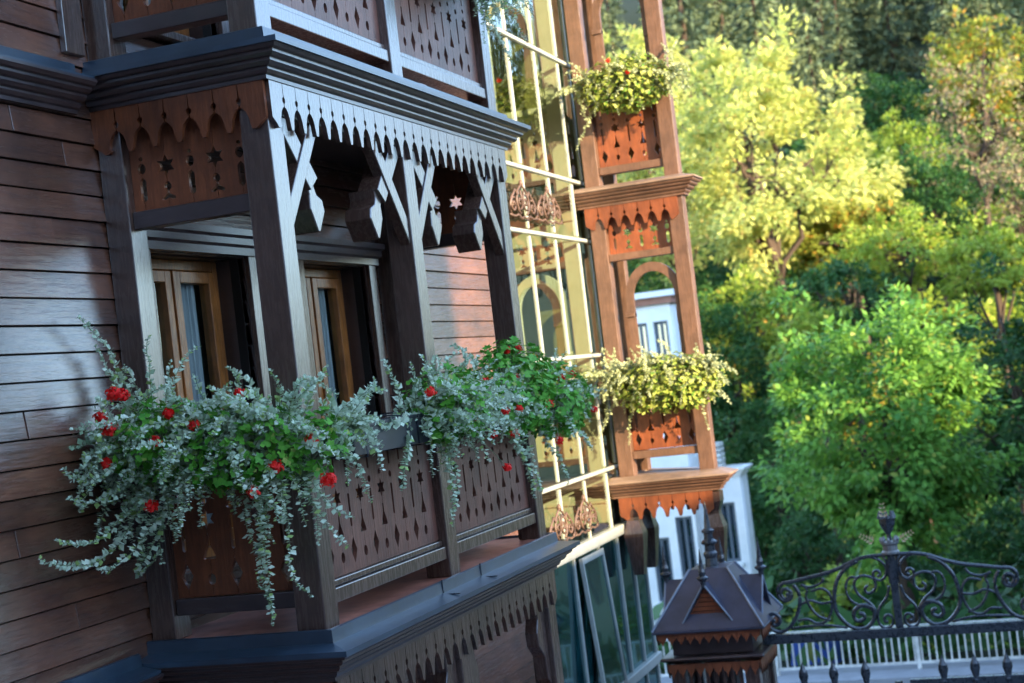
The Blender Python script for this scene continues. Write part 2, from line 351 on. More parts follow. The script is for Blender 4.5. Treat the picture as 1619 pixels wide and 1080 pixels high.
def main_balcony(k, label, full=True):
    z0 = k*H
    t = thing('balcony', (0, 0, z0), label, 'balcony', 'dark balconies stacked on the near bay')
    obj('floor', MB().box(BX0+.003, .028, -.028, 3.168, z0+.03, z0+.128), TILE, t)
    obj('cornice', MB().sweep([(BX0, 0), (0, 0), (0, 3.14), (BX0, 3.14)], cornice_prof(z0+LIP)), TRIM, t)
    obj('flashing', MB().sweep([(BX0, 0), (0, 0), (0, 3.14), (BX0, 3.14)], flash_prof(z0+LIP)), METAL, t)
    obj('soffit', MB().box(BX0+.003, -.04, .03, 3.11, z0-.08, z0+.02), TRIM, t)
    zt = z0-.084
    obj('valance', sheet(valance_loops(25), .022, (.013, 0.0, zt), (0, 1, 0), (0, 0, 1)), PANEL if False else POST, t)
    obj('valance', sheet(valance_loops(7), .022, (BX0, -.013, zt), (1, 0, 0), (0, 0, 1)), PANEL, t)
    obj('valance', sheet(valance_loops(7), .022, (BX0, 3.153, zt), (1, 0, 0), (0, 0, 1)), PANEL, t)
    if full:
        zb, zp = z0+.13, z0+H-.09
        for y in (0, 1.5, 3.0): obj('post', MB().box(-.14, 0, y, y+.14, zb, zp), POST, t, .006)
        for y in (0, 3.0): obj('post', MB().box(BX0+.002, -.745, y, y+.14, zb, zp), POST, t, .006)
        obj('head_beam', MB().box(-.12, -.02, .142, 1.498, z0+2.40, zp).box(-.12, -.02, 1.642, 2.998, z0+2.40, zp), TRIM, t, .004)
        for y in (0, 3.0):
            obj('frieze_panel', sheet(panel_loops(.603, .47, 'frieze', .055), .022, (-.744, y+.07, z0+2.066), (1, 0, 0), (0, 0, 1)), PANEL, t)
            obj('frieze_rail', MB().box(-.743, -.142, y+.03, y+.11, z0+1.985, z0+2.064), TRIM, t, .005)
            obj('railing_panel', sheet(panel_loops(.603, .60, 'rail', .055), .022, (-.744, y+.07, z0+.31), (1, 0, 0), (0, 0, 1)), PANEL, t)
            obj('bottom_rail', MB().box(-.743, -.142, y+.025, y+.115, z0+.235, z0+.308), TRIM, t, .005)
            obj('handrail', MB().box(-.743, -.142, y+.01, y+.13, z0+.912, z0+.975), POST, t, .008)
        for y in (.142, 1.642):
            obj('railing_panel', sheet(panel_loops(1.356, .60, 'rail', .08), .022, (-.06, y, z0+.325), (0, 1, 0), (0, 0, 1)), RAILW, t)
            obj('bottom_rail', MB().box(-.115, -.012, y, y+1.356, z0+.225, z0+.29).box(-.10, -.03, y, y+1.356, z0+.293, z0+.322), POST, t, .005)
            obj('handrail', MB().box(-.12, 0.0, y, y+1.356, z0+.928, z0+.985), POST, t, .008)
            for yy, sg in ((y, 1), (y+1.356, -1)):
                s1 = MB(); strut(s1, yy, sg, z0+2.398, -.07, -.012); obj('brace', s1, POST, t, .005)
                b1, d1 = MB(), MB(); carved_brace(b1, d1, yy, sg, z0+2.398, -.135, -.075)
                o1 = obj('brace', b1, POST, t, .005); obj('carved_drop', d1, POST, o1, .006)
    return t
RAILW = mat('wood_railing', (.16, .058, .036), .42, .5, .15, (.10, .038, .025), 9, (6, 6, .6), .3, 14)

b0 = main_balcony(0, 'dark wooden balcony in the centre with red floor, crossed braces and flowering planters')
b1 = main_balcony(1, 'upper balcony cut off by the top edge, its pierced railing above the big moulded cornice')
# snow hooks on the flashing of the middle balcony
for y in (1.24, 1.80):
    hk = MB(); hk.box(.047, .053, y-.004, y+.004, .085, .150); hk.box(.05, .14, y-.006, y+.006, .074, .080)
    obj('flashing_hook', hk, IRON, b0)
# storey below: slatted corner with shaped brackets
tb = thing('balcony', (0, 0, -H), 'lowest balcony of the dark bay, only its posts and curved brackets show under the valance', 'balcony', 'dark balconies stacked on the near bay')
for x, y in ((-.14, 0), (-.14, 1.5), (-.14, 3.0), (BX0+.002, 0), (BX0+.002, 3.0)):
    obj('post', MB().box(x, x+(.14 if x > -.5 else .125), y, y+.14, -H+.13, -.095), POST, tb, .006)
def bracket(y, sg):
    L = [(0, -.02), (.20, -.02), (.20, -.10), (.15, -.14), (.13, -.24), (.17, -.32), (.16, -.40), (.07, -.48), (.05, -.62), (0, -.66)]
    V = [(X, y+sg*u, -.10+v) for X in (-.11, -.03) for u, v in L]; n = len(L); mb = MB()
    mb.add(V, [tuple(range(n)), tuple(range(2*n-1, n-1, -1))]+[(i, n+i, n+(i+1) % n, (i+1) % n) for i in range(n)])
    obj('bracket', mb, POST, tb, .005)
for y, sg in ((.142, 1), (1.498, -1), (1.642, 1), (2.998, -1)): bracket(y, sg)
obj('floor', MB().box(BX0+.003, .028, -.028, 3.168, -H+.03, -H+.128), TILE, tb)
obj('cornice', MB().sweep([(BX0, 0), (0, 0), (0, 3.14), (BX0, 3.14)], cornice_prof(-H+LIP)), TRIM, tb)

# ---------------------------------------------------------------- tower (far) balconies
TY = 7.82
TP = [(-.88, 8.62), (-.83, 8.30), (-.83, TY), (.09, TY), (.09, TY+.14), (-.66, TY+.86)]
TP = [(-.86, TY+.62), (-.86, TY), (.09, TY), (.09, TY+.14), (-.70, TY+.80)]
def tower_balcony(k, label, full=True, lower=False):
    z0 = k*H+.0
    t = thing('balcony', (0, TY, z0), label, 'balcony', 'sunlit balconies stacked on the far bay')
    lip = LIP+(.0 if k < 1 else .05)
    zz = z0+(0 if k < 1 else .05)
    obj('floor', MB().hexa([(-.83, TY, zz+.03), (.09, TY, zz+.03), (.09, TY+.15, zz+.03), (-.83, TY+.85, zz+.03), (-.83, TY, zz+.10), (.09, TY, zz+.10), (.09, TY+.15, zz+.10), (-.83, TY+.85, zz+.10)]), TTOP, t)
    obj('cornice', MB().sweep(TP, cornice_prof(z0+lip), True), TPOST, t)
    obj('cover_board', MB().sweep(TP, [(-.12, z0+lip+.002), (.165, z0+lip+.002), (.165, z0+lip+.016), (.03, z0+lip+.055), (-.12, z0+lip+.058)], True), TTOP, t)
    zt = z0+lip-.134
    obj('valance', sheet(valance_loops(7, .205), .022, (-.83, TY-.010, zt), (1, 0, 0), (0, 0, 1)), PANEL, t)
    ua = Vector((.09+.70, -.66, 0)).normalized()
    obj('valance', sheet(valance_loops(7, .205), .022, (-.64, TY+.76, zt), tuple(ua), (0, 0, 1)), PANEL, t)
    if lower:
        for x, y in ((-.80, TY), (-.05, TY), (-.80, TY+.45)):
            d = MB(); c = (x+.07, y+.07)
            for (w0, za), (w1, zb_) in zip([(.085, -.10), (.085, -.19), (.055, -.27), (.055, -.30), (.088, -.42), (.088, -.45)], [(.085, -.19), (.055, -.27), (.055, -.30), (.088, -.42), (.088, -.45), (.045, -.80)]):
                d.hexa([(c[0]+sx*w1, c[1]+sy*w1, zb_) for sx, sy in ((-1, -1), (1, -1), (1, 1), (-1, 1))]+[(c[0]+sx*w0, c[1]+sy*w0, za-.001) for sx, sy in ((-1, -1), (1, -1), (1, 1), (-1, 1))])
            obj('pendant', d, POST, t)
    if full:
        zb, zp = zz+.10, z0+H+.05+LIP-.135
        obj('post', MB().box(-.80, -.66, TY, TY+.14, zb, zp), TPOST, t, .006)
        obj('post', MB().box(-.05, .09, TY, TY+.14, zb, zp), TPOST, t, .006)
        obj('post', MB().box(-.80, -.68, TY+.62, TY+.74, zb, zp), TPOST, t, .006)
        obj('railing_panel', sheet(panel_loops(.606, .60, 'rail', .055), .022, (-.658, TY+.10, z0+.33), (1, 0, 0), (0, 0, 1)), PANEL, t)
        obj('bottom_rail', MB().box(-.658, -.052, TY+.02, TY+.12, z0+.255, z0+.325), TPOST, t, .005)
        obj('handrail', MB().box(-.658, -.052, TY+.01, TY+.13, z0+.935, z0+.99), TPOST, t, .005)
        q = .05 if k == 0 else .05
        obj('frieze_panel', sheet(panel_loops(.606, .42, 'frieze', .055), .022, (-.658, TY+.10, z0+2.145), (1, 0, 0), (0, 0, 1)), PANEL, t)
        obj('frieze_rail', MB().box(-.658, -.052, TY+.02, TY+.12, z0+2.075, z0+2.14), TPOST, t, .005)
        # arch
        r = .195; ca = (-.29, z0+1.72); out = [(-.60, 1.0), (-.60, 2.072), (-.052, 2.072), (-.052, 1.0)]
        A = [(ca[0]+(r+.07)*math.cos(a), ca[1]+(r+.10)*1.05*math.sin(a)) for a in np.linspace(math.pi, 0, 17)]
        B = [(ca[0]+r*math.cos(a), ca[1]+r*1.15*math.sin(a)) for a in np.linspace(0, math.pi, 17)]
        loop = [(ca[0]-r-.10, z0+1.60)]+[(ca[0]-r-.07, z0+1.62)]+A+[(ca[0]+r+.07, z0+1.62), (ca[0]+r+.07, z0+.99), (ca[0]+r, z0+.99)]+B+[(ca[0]-r, z0+.99), (ca[0]-r-.07, z0+.99), (ca[0]-r-.07, z0+1.58)]
        obj('arch', sheet([[(u, v) for u, v in loop]], .05, (0, TY+.075, 0), (1, 0, 0), (0, 0, 1)), TPOST, t)
        obj('impost', MB().box(ca[0]-r-.09, ca[0]-r-.0, TY+.03, TY+.12, z0+1.55, z0+1.585), TPOST, t, .004)
        obj('impost', MB().box(ca[0]+r-.0, ca[0]+r+.075, TY+.03, TY+.12, z0+1.45, z0+1.60), TPOST, t, .004)
        # rail of the hidden diagonal side
        obj('railing_panel', sheet(panel_loops(.86, .60, 'rail', .055), .022, (-.70, TY+.70, z0+.33), tuple(ua), (0, 0, 1)), PANEL, t)
        obj('handrail', MB().hexa([(-.70, TY+.67, z0+.935), (-.02, TY+.10, z0+.935), (.0, TY+.14, z0+.935), (-.66, TY+.73, z0+.935), (-.70, TY+.67, z0+.985), (-.02, TY+.10, z0+.985), (.0, TY+.14, z0+.985), (-.66, TY+.73, z0+.985)]), TPOST, t)
    return t
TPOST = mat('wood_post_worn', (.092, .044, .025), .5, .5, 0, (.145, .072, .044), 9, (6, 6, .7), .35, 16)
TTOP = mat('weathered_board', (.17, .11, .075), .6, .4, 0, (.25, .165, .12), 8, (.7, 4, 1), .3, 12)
t0 = tower_balcony(0, 'sunlit orange brown balcony behind the glass wall, its arch framing the white building', lower=True)
t1 = tower_balcony(1, 'upper sunlit balcony at the top edge with red flowers over its star cut panel')

# ---------------------------------------------------------------- house wall
house = thing('wooden_house', (BX0, 0, -3), 'long brown clapboard house wall behind and left of the balconies, with brown framed windows', 'house')
WIN = [(.30, 1.25, .40, 1.915), (1.90, 2.80, .40, 1.915)]
opens = [(a, b, c+k*H, d+k*H) for k in (0, 1) for a, b, c, d in WIN] + [(-2.2, -.62, .4+H, 1.915+H)]
pitchb = .1165; bd = MB(); z = 2.50-pitchb*48
rows = []
while z < 5.5:
    zz0, zz1 = z, z+pitchb; segs = [(-8.0, 5.50)]
    for a, b, c, d in opens:
        if zz1 > c+.02 and zz0 < d-.02:
            ns = []
            for s0, s1 in segs:
                if b <= s0 or a >= s1: ns.append((s0, s1)); continue
                if a > s0: ns.append((s0, a))
                if b < s1: ns.append((b, s1))
            segs = ns
    for s0, s1 in segs:
        cuts = [s0]
        while cuts[-1]+3.2 < s1: cuts.append(cuts[-1]+random.uniform(2.0, 3.6))
        cuts = [c for c in cuts if c < s1-.3]+[s1]
        for c0, c1 in zip(cuts[:-1], cuts[1:]):
            e = random.uniform(-.003, .003)
            bd.hexa([(BX0-.03, c0+.001, zz0+.003), (BX0+.004+e, c0+.001, zz0+.003), (BX0+.004+e, c1-.001, zz0+.003), (BX0-.03, c1-.001, zz0+.003),
                     (BX0-.03, c0+.001, zz1-.003), (BX0-.008+e, c0+.001, zz1-.003), (BX0-.008+e, c1-.001, zz1-.003), (BX0-.03, c1-.001, zz1-.003)])
    z += pitchb
obj('wall', bd, BOARD, house, .0015)
# core wall behind the boards with window holes
core = [[(-8, -3.05), (5.5, -3.05), (5.5, 5.55), (-8, 5.55)]]+[[(a, c), (b, c), (b, d), (a, d)] for a, b, c, d in opens]
obj('inner_wall', sheet(core, .05, (BX0-.056, 0, 0), (0, 1, 0), (0, 0, 1)), DARKIN, house)
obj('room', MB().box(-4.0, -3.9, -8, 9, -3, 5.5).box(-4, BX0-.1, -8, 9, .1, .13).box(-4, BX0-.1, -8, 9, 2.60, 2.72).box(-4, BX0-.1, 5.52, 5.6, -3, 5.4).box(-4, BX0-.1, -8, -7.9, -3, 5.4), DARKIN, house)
for a, b, c, d in opens:
    xf = -1.03; fr = MB()
    # frame
    fw = .055
    fr.box(xf-.06, xf, a, a+fw, c, d).box(xf-.06, xf, b-fw, b, c, d).box(xf-.06, xf, a+fw, b-fw, d-fw, d).box(xf-.06, xf, a+fw, b-fw, c, c+fw)
    wdw = obj('window', fr, SASH, house, .005)
    mid = (a+b)/2; sw = .06; sh = MB()
    for s0, s1 in ((a+fw+.004, mid-.012), (mid+.012, b-fw-.004)):
        sh.box(xf-.05, xf+.012, s0, s0+sw, c+fw+.004, d-fw-.004).box(xf-.05, xf+.012, s1-sw, s1, c+fw+.004, d-fw-.004)
        sh.box(xf-.05, xf+.012, s0+sw, s1-sw, d-fw-.004-sw, d-fw-.004).box(xf-.05, xf+.012, s0+sw, s1-sw, c+fw+.004, c+fw+.004+sw)
    sh.box(xf-.045, xf+.022, mid-.010, mid+.010, c+fw+.004, d-fw-.004)
    obj('sash', sh, SASH, wdw, .004)
    gp = MB()
    for s0, s1 in ((a+fw+sw, mid-.012-sw), (mid+.012+sw, b-fw-sw)): gp.add([(xf-.02, s0, c+fw+sw), (xf-.02, s1, c+fw+sw), (xf-.02, s1, d-fw-sw), (xf-.02, s0, d-fw-sw)], [(0, 1, 2, 3)])
    obj('pane', gp, PANE, wdw)
    hm = MB().box(xf+.024, xf+.034, mid-.012, mid+.012, (c+d)/2-.04, (c+d)/2+.04); hm.tube([(xf+.034, mid, (c+d)/2), (xf+.06, mid, (c+d)/2), (xf+.062, mid, (c+d)/2-.10)], .007, 6); obj('handle', hm, GOLD, wdw)
    cm = MB()
    nn = 26
    for ya, yb in ((a+.02, a+.42*(b-a)), (mid+.06, mid+.34*(b-a))):
        ys = np.linspace(ya, yb, nn); xs = [xf-.06+.012*math.sin(i*1.9)+.008*math.sin(i*.7) for i in range(nn)]
        V = [(x, y, zq) for x, y in zip(xs, ys) for zq in (c-.05, d+.05)]
        cm.add(V, [(2*i, 2*i+2, 2*i+3, 2*i+1) for i in range(nn-1)])
    obj('curtain', cm, CURT, wdw)
    obj('blind', MB().box(xf-.11, xf-.105, a+.01, b-.01, c, d), BLIND, wdw)
    # reveal, casing, cornice hood, sill
    rv = MB().box(-1.09, BX0+.005, a-.03, a-.001, c, d).box(-1.09, BX0+.005, b+.001, b+.03, c, d).box(-1.09, BX0+.005, a-.03, b+.03, d+.001, d+.03).box(-1.09, BX0+.005, a-.03, b+.03, c-.03, c-.001)
    obj('reveal', rv, TRIM, wdw)
    obj('casing', MB().box(BX0+.006, BX0+.035, a-.13, a-.002, c, d+.02), POST, wdw, .004)
    obj('casing', MB().box(BX0+.006, BX0+.035, b+.002, b+.10, c, d+.02), POST, wdw, .004)
    hd = MB().sweep([(BX0+.004, a-.13), (BX0+.036, a-.13), (BX0+.036, b+.10), (BX0+.004, b+.10)], small_prof(d+.135, .13, .055))
    hd.box(BX0+.004, BX0+.034, a-.128, b+.098, d+.022, d+.134)
    obj('hood', hd, TRIM, wdw)
    obj('sill', MB().box(BX0-.2, BX0+.06, a-.12, b+.09, c-.04, c-.002), POST, wdw, .004)
# string courses, corner pilasters
for k in (0, 1):
    obj('string_course', MB().sweep([(BX0, -8), (BX0, -.165)], cornice_prof(k*H+LIP-.03)), TRIM, house)
    obj('string_flashing', MB().sweep([(BX0, -8), (BX0, -.165)], [(o*.85, q) for o, q in flash_prof(k*H+LIP-.03)]), METAL, house)
obj('corner_board', MB().box(BX0, BX0+.03, -.20, -.05, H+.16, 5.4), POST, house, .004)
obj('corner_board', MB().box(BX0, BX0+.05, 3.30, 3.40, -2.6, 5.4), POST, house, .004)
# end block beside glass and roof over everything
obj('roof', MB().box(-4.2, .55, -8.5, 9.2, 5.50, 5.75), TERRA, house)
obj('end_wall', MB().box(-4.0, BX0-.06, 8.62, 8.75, -3.05, 5.5), BOARD, house)

# ---------------------------------------------------------------- glass curtain wall
gw = thing('glass_wall', (BX0, 5.55, -3), 'tall cream framed glass wall between the two bays, the balcony reflection modelled behind it', 'glass wall')
GX = BX0
rowz = [5.5, 3.95, 2.84, 2.30, 1.24, .20, -.37, -1.70, -3.0]
cols = [5.56, 6.20, 6.92, 7.62, 7.98]
mu = MB()
def band(mb, y0, y1, z, h=.05, p=.05): mb.box(GX-.02, GX+p, y0, y1, z-h/2, z+h/2)
bars = MB()
for zr in rowz[1:-1]: band(bars, 5.5, 7.99 if zr > -.3 else 8.66, zr, .034 if zr > -.3 else .09, .022 if zr > -.3 else .05)
obj('transom', bars, CREAM, gw, .01)
ml = MB()
ml.box(GX-.02, GX+.045, 5.501, 5.60, -3, 5.49)
for y in cols[1:]:
    for za, zb in zip(rowz[:-1], rowz[1:]):
        if za < 0: continue
        ml.box(GX-.02, GX+.010, y-.012, y+.012, zb+.03, za-.03)
for y in (5.56, 6.35, 7.10, 7.72, 8.20, 8.62):
    for za, zb in zip(rowz[:-1], rowz[1:]):
        if za > 0: continue
        ml.box(GX-.02, GX+.014, y-.018, y+.018, zb+.037, za-.037)
obj('mullion', ml, CREAM, gw, .006)
for i in range(len(rowz)-1):
    za, zb = rowz[i], rowz[i+1]
    cc = cols+[8.0] if za > 0 else [5.56, 6.35, 7.10, 7.72, 8.20, 8.62]
    for y0, y1 in zip(cc[:-1], cc[1:]):
        if y1-y0 < .1: continue
        tl = random.uniform(-.004, .004)
        p = MB(); p.add([(GX-.006, y0, zb), (GX-.006+tl, y1, zb), (GX-.006+tl, y1, za), (GX-.006, y0, za)], [(0, 1, 2, 3)])
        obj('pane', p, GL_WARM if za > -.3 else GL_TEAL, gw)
obj('back_wall', MB().box(GX-1.65, GX-1.6, 5.61, 8.55, -.36, 5.45), OLIVE, gw)
obj('far_wall', MB().box(GX-1.599, GX-.12, 8.50, 8.55, -.36, 5.45), OLIVE, gw)
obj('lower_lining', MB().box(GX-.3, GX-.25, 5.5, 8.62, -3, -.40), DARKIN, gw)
for k in (0, 1):   # mirror image of the far balcony, built in cream as a stand-in reflection
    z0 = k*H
    for xa, xb in ((-1.09, -.95), (-1.83, -1.69)): obj('mirrored_post', MB().box(xa, xb, 7.86, 7.96, z0+.12, z0+2.56), REFLW, gw, .006)
    obj('mirrored_band', MB().box(-2.3, -.93, 7.84, 7.98, z0-.30, z0-.12).box(-2.3, -.93, 7.82, 8.0, z0-.118, z0+.119), REFLW, gw, .006)
    obj('mirrored_lattice', sheet(panel_loops(.596, .60, 'rail', .055), .022, (-1.688, 7.91, z0+.31), (1, 0, 0), (0, 0, 1)), REFLW, gw)
    obj('mirrored_lattice', sheet(panel_loops(.596, .44, 'frieze', .055), .022, (-1.688, 7.91, z0+2.10), (1, 0, 0), (0, 0, 1)), REFLW, gw)
    obj('mirrored_rail', MB().box(-1.688, -1.092, 7.87, 7.95, z0+.92, z0+.98), REFLW, gw, .005)
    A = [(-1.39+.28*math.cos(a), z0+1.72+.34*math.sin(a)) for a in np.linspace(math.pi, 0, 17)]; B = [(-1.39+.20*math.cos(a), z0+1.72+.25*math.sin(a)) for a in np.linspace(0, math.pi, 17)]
    obj('mirrored_arch', sheet([A+[(-1.11, z0+.99), (-1.19, z0+.99)]+B+[(-1.59, z0+.99), (-1.67, z0+.99)]], .05, (0, 7.91, 0), (1, 0, 0), (0, 0, 1)), REFLW, gw)
    obj('backing_door', MB().box(-2.44, -2.40, 6.1, 6.75, z0+.14, z0+2.2).box(-2.44, -2.40, 7.0, 7.65, z0+.14, z0+2.2), REFLW, gw, .01)
# tilted open casement in the lower row
oc = MB(); ax_, bx_ = GX+.03, GX+.11
def cbar(y0, y1, s0, s1):
    f0 = lambda s: (ax_+(bx_-ax_)*s, -.44-1.20*s)
    (xa, za), (xb, zb) = f0(s0), f0(s1)
    oc.hexa([(xb, y0, zb), (xb+.035, y0, zb+.008), (xb+.035, y1, zb+.008), (xb, y1, zb), (xa, y0, za), (xa+.035, y0, za+.008), (xa+.035, y1, za+.008), (xa, y1, za)])
cbar(6.40, 6.43, 0, 1); cbar(7.02, 7.05, 0, 1); cbar(6.431, 7.019, 0, .045); cbar(6.431, 7.019, .955, 1)
cas = obj('casement', oc, CREAM, gw, .004)
pn = MB(); pn.add([(ax_+.02, 6.43, -.45), (ax_+.02, 7.02, -.45), (bx_+.02, 7.02, -1.63), (bx_+.02, 6.43, -1.63)], [(0, 3, 2, 1)])
obj('pane', pn, GL_TEAL, cas)
# scrollwork bands
def spiral(cx, cz, r, a0, turns, sg=1, n=26, r1=.012):
    return [(cx+(r+(r1-r)*i/n)*math.cos(a0+sg*turns*2*math.pi*i/n), cz+(r+(r1-r)*i/n)*math.sin(a0+sg*turns*2*math.pi*i/n)) for i in range(n+1)]
def scroll_group(yc, zc, s):
    mb = MB(); X = GX+.05
    def T(pts, r=.011): mb.tube([(X, yc+p[0]*s, zc+p[1]*s*.88) for p in pts], r*.72, 6)
    for m in (1, -1):
        T([(m*a, b) for a, b in spiral(.07, .0, .085, 1.4, 1.5, -1)], .013)
        T([(m*a, b) for a, b in [(.0, .17), (.05, .14), (.11, .10), (.15, .02), (.13, -.06), (.08, -.10)]], .014)
        T([(m*a, b) for a, b in spiral(.23, -.03, .07, 2.0, 1.4, -1)], .013)
        T([(m*a, b) for a, b in [(.13, .06), (.17, .11), (.21, .07), (.26, .04), (.31, -.02), (.33, -.09), (.29, -.12)]], .013)
        T([(m*a, b) for a, b in [(.0, -.12), (.06, -.14), (.14, -.11), (.22, -.13), (.34, -.12)]], .012)
        T([(m*a, b) for a, b in [(.03, -.05), (.02, .05), (.04, .11)]], .012)
    mb.lathe((X, yc, zc+.13*s), [(.001, 0), (.022, .015), (.018, .04), (.003, .06)], 8)
    obj('scrollwork', mb, SCROLL, gw, smooth=True)
for z_ in (2.52, -.12):
    scroll_group(5.98, z_, 1.04); scroll_group(6.68, z_, 1.04)

# ---------------------------------------------------------------- gate pillar
GY = 7.05
pl = thing('gate_pillar', (.13, GY, -3), 'dark roofed gate pillar with four small gables, spires and toothed valances', 'gate pillar')
cx, cy = .13, GY
def sq(h, z, ox=0): return [(cx-h, cy-h, z), (cx+h, cy-h, z), (cx+h, cy+h, z), (cx-h, cy+h, z)]
rf = MB(); rf.hexa(sq(.475, -1.135)+sq(.475, -1.120)); rf.hexa(sq(.465, -1.119)+sq(.16, -.66))
# cross gables
for ang in range(4):
    c_, s_ = math.cos(ang*math.pi/2), math.sin(ang*math.pi/2)
    def rt(x, y, z): return (cx+c_*x-s_*y, cy+s_*x+c_*y, z)
    yo = -.40
    for sg in (1, -1):
        V = [rt(0, yo-.02, -.77), rt(sg*.20, yo-.02, -1.07), rt(sg*.20, -.10, -1.07), rt(0, -.10, -.77), rt(0, yo-.02, -.75), rt(sg*.225, yo-.02, -1.085), rt(sg*.225, -.10, -1.085), rt(0, -.10, -.75)]
        rf.add(V, [(0,1,2,3),(4,7,6,5),(0,4,5,1),(3,2,6,7),(1,5,6,2),(0,3,7,4)])
obj('roof', rf, ROOFM, pl, .004)
rc = MB()
for sx, sy in ((-1, -1), (1, -1), (1, 1), (-1, 1)): rc.tube([(cx+sx*.468, cy+sy*.468, -1.112), (cx+sx*.162, cy+sy*.162, -.655)], .010, 6)
for ang in range(4):
    c_, s_ = math.cos(ang*math.pi/2), math.sin(ang*math.pi/2)
    def rt(x, y, z): return (cx+c_*x-s_*y, cy+s_*x+c_*y, z)
    for sg in (1, -1): rc.tube([rt(0, -.42, -.748), rt(sg*.226, -.42, -1.085)], .008, 6)
obj('ridge_cap', rc, METALL, pl)
gb = MB()
for ang in range(4):
    c_, s_ = math.cos(ang*math.pi/2), math.sin(ang*math.pi/2)
    def rt(x, y, z): return (cx+c_*x-s_*y, cy+s_*x+c_*y, z)
    for i in range(8):
        za = -1.085+i*.037; zb = za+.033; wa = .205*(1-(za+1.085)/.31); wb = max(.004, .205*(1-(zb+1.085)/.31))
        gb.add([rt(-wa, -.385+.004, za), rt(wa, -.385+.004, za), rt(wb, -.385, zb), rt(-wb, -.385, zb)], [(0, 1, 2, 3)])
obj('gable', gb, PANEL, pl)
def finial(x, y, z, h, s=1):
    mb = MB(); mb.lathe((x, y, z), [(.022*s, 0), (.022*s, .05*s), (.03*s, .055*s), (.052*s, .075*s), (.052*s, .085*s), (.026*s, .10*s), (.03*s, .13*s), (.022*s, .16*s), (.003, h)], 10)
    obj('finial', mb, IRON, pl)
finial(cx, cy-.41, -.78, .32); finial(cx-.41, cy, -.78, .32); finial(cx+.41, cy, -.78, .34); finial(cx, cy+.41, -.78, .32)
mb = MB(); mb.lathe((cx, cy, -.67), [(.06, 0), (.05, .08), (.062, .10), (.062, .12), (.045, .14), (.045, .19), (.07, .205), (.07, .22), (.04, .24), (.04, .29), (.055, .30), (.055, .315), (.03, .33), (.004, .56)], 12)
obj('finial', mb, IRON, pl)
def square_valance(half, zt, d, n):
    w = 2*half; pz = w/n
    L = [(0, 0), (0, -d*.5)]
    for i in range(n): L += [(i*pz+pz*.15, -d*.55), (i*pz+pz*.35, -d*.7), (i*pz+pz*.5, -d), (i*pz+pz*.65, -d*.7), (i*pz+pz*.85, -d*.55), (i*pz+pz, -d*.3)]
    L[-1] = (w, -d*.5); L += [(w, 0)]
    for o_, U in (((cx-half, cy-half-.01, zt), (1, 0, 0)), ((cx+half+.01, cy-half, zt), (0, 1, 0)), ((cx+half, cy+half+.01, zt), (-1, 0, 0)), ((cx-half-.01, cy+half, zt), (0, -1, 0))):
        obj('valance', sheet([L], .016, o_, U, (0, 0, 1)), PANEL, pl)
square_valance(.43, -1.137, .10, 11)
bdm = MB(); bdm.hexa(sq(.34, -1.34)+sq(.34, -1.138)); bdm.hexa(sq(.36, -1.40)+sq(.44, -1.365)); bdm.hexa(sq(.44, -1.364)+sq(.43, -1.345))
obj('drum', bdm, TRIM, pl, .006)
square_valance(.38, -1.402, .12, 10)
for sx in (-1, 1):
    for sy in (-1, 1): obj('post', MB().box(cx+sx*.31-.06, cx+sx*.31+.06, cy+sy*.31-.06, cy+sy*.31+.06, -3, -1.405), POST, pl, .006)
for i in range(4):
    c_, s_ = math.cos(i*math.pi/2), math.sin(i*math.pi/2)
    q = MB()
    for j in range(-3, 4):
        x, y = j*.07, -.33; X_, Y_ = cx+c_*x-s_*y, cy+s_*x+c_*y; q.box(X_-.014, X_+.014, Y_-.014, Y_+.014, -2.95, -1.405)
    obj('balusters', q, POST, pl)
obj('core', MB().box(cx-.12, cx+.12, cy-.12, cy+.12, -3, -1.41), TRIM, pl)

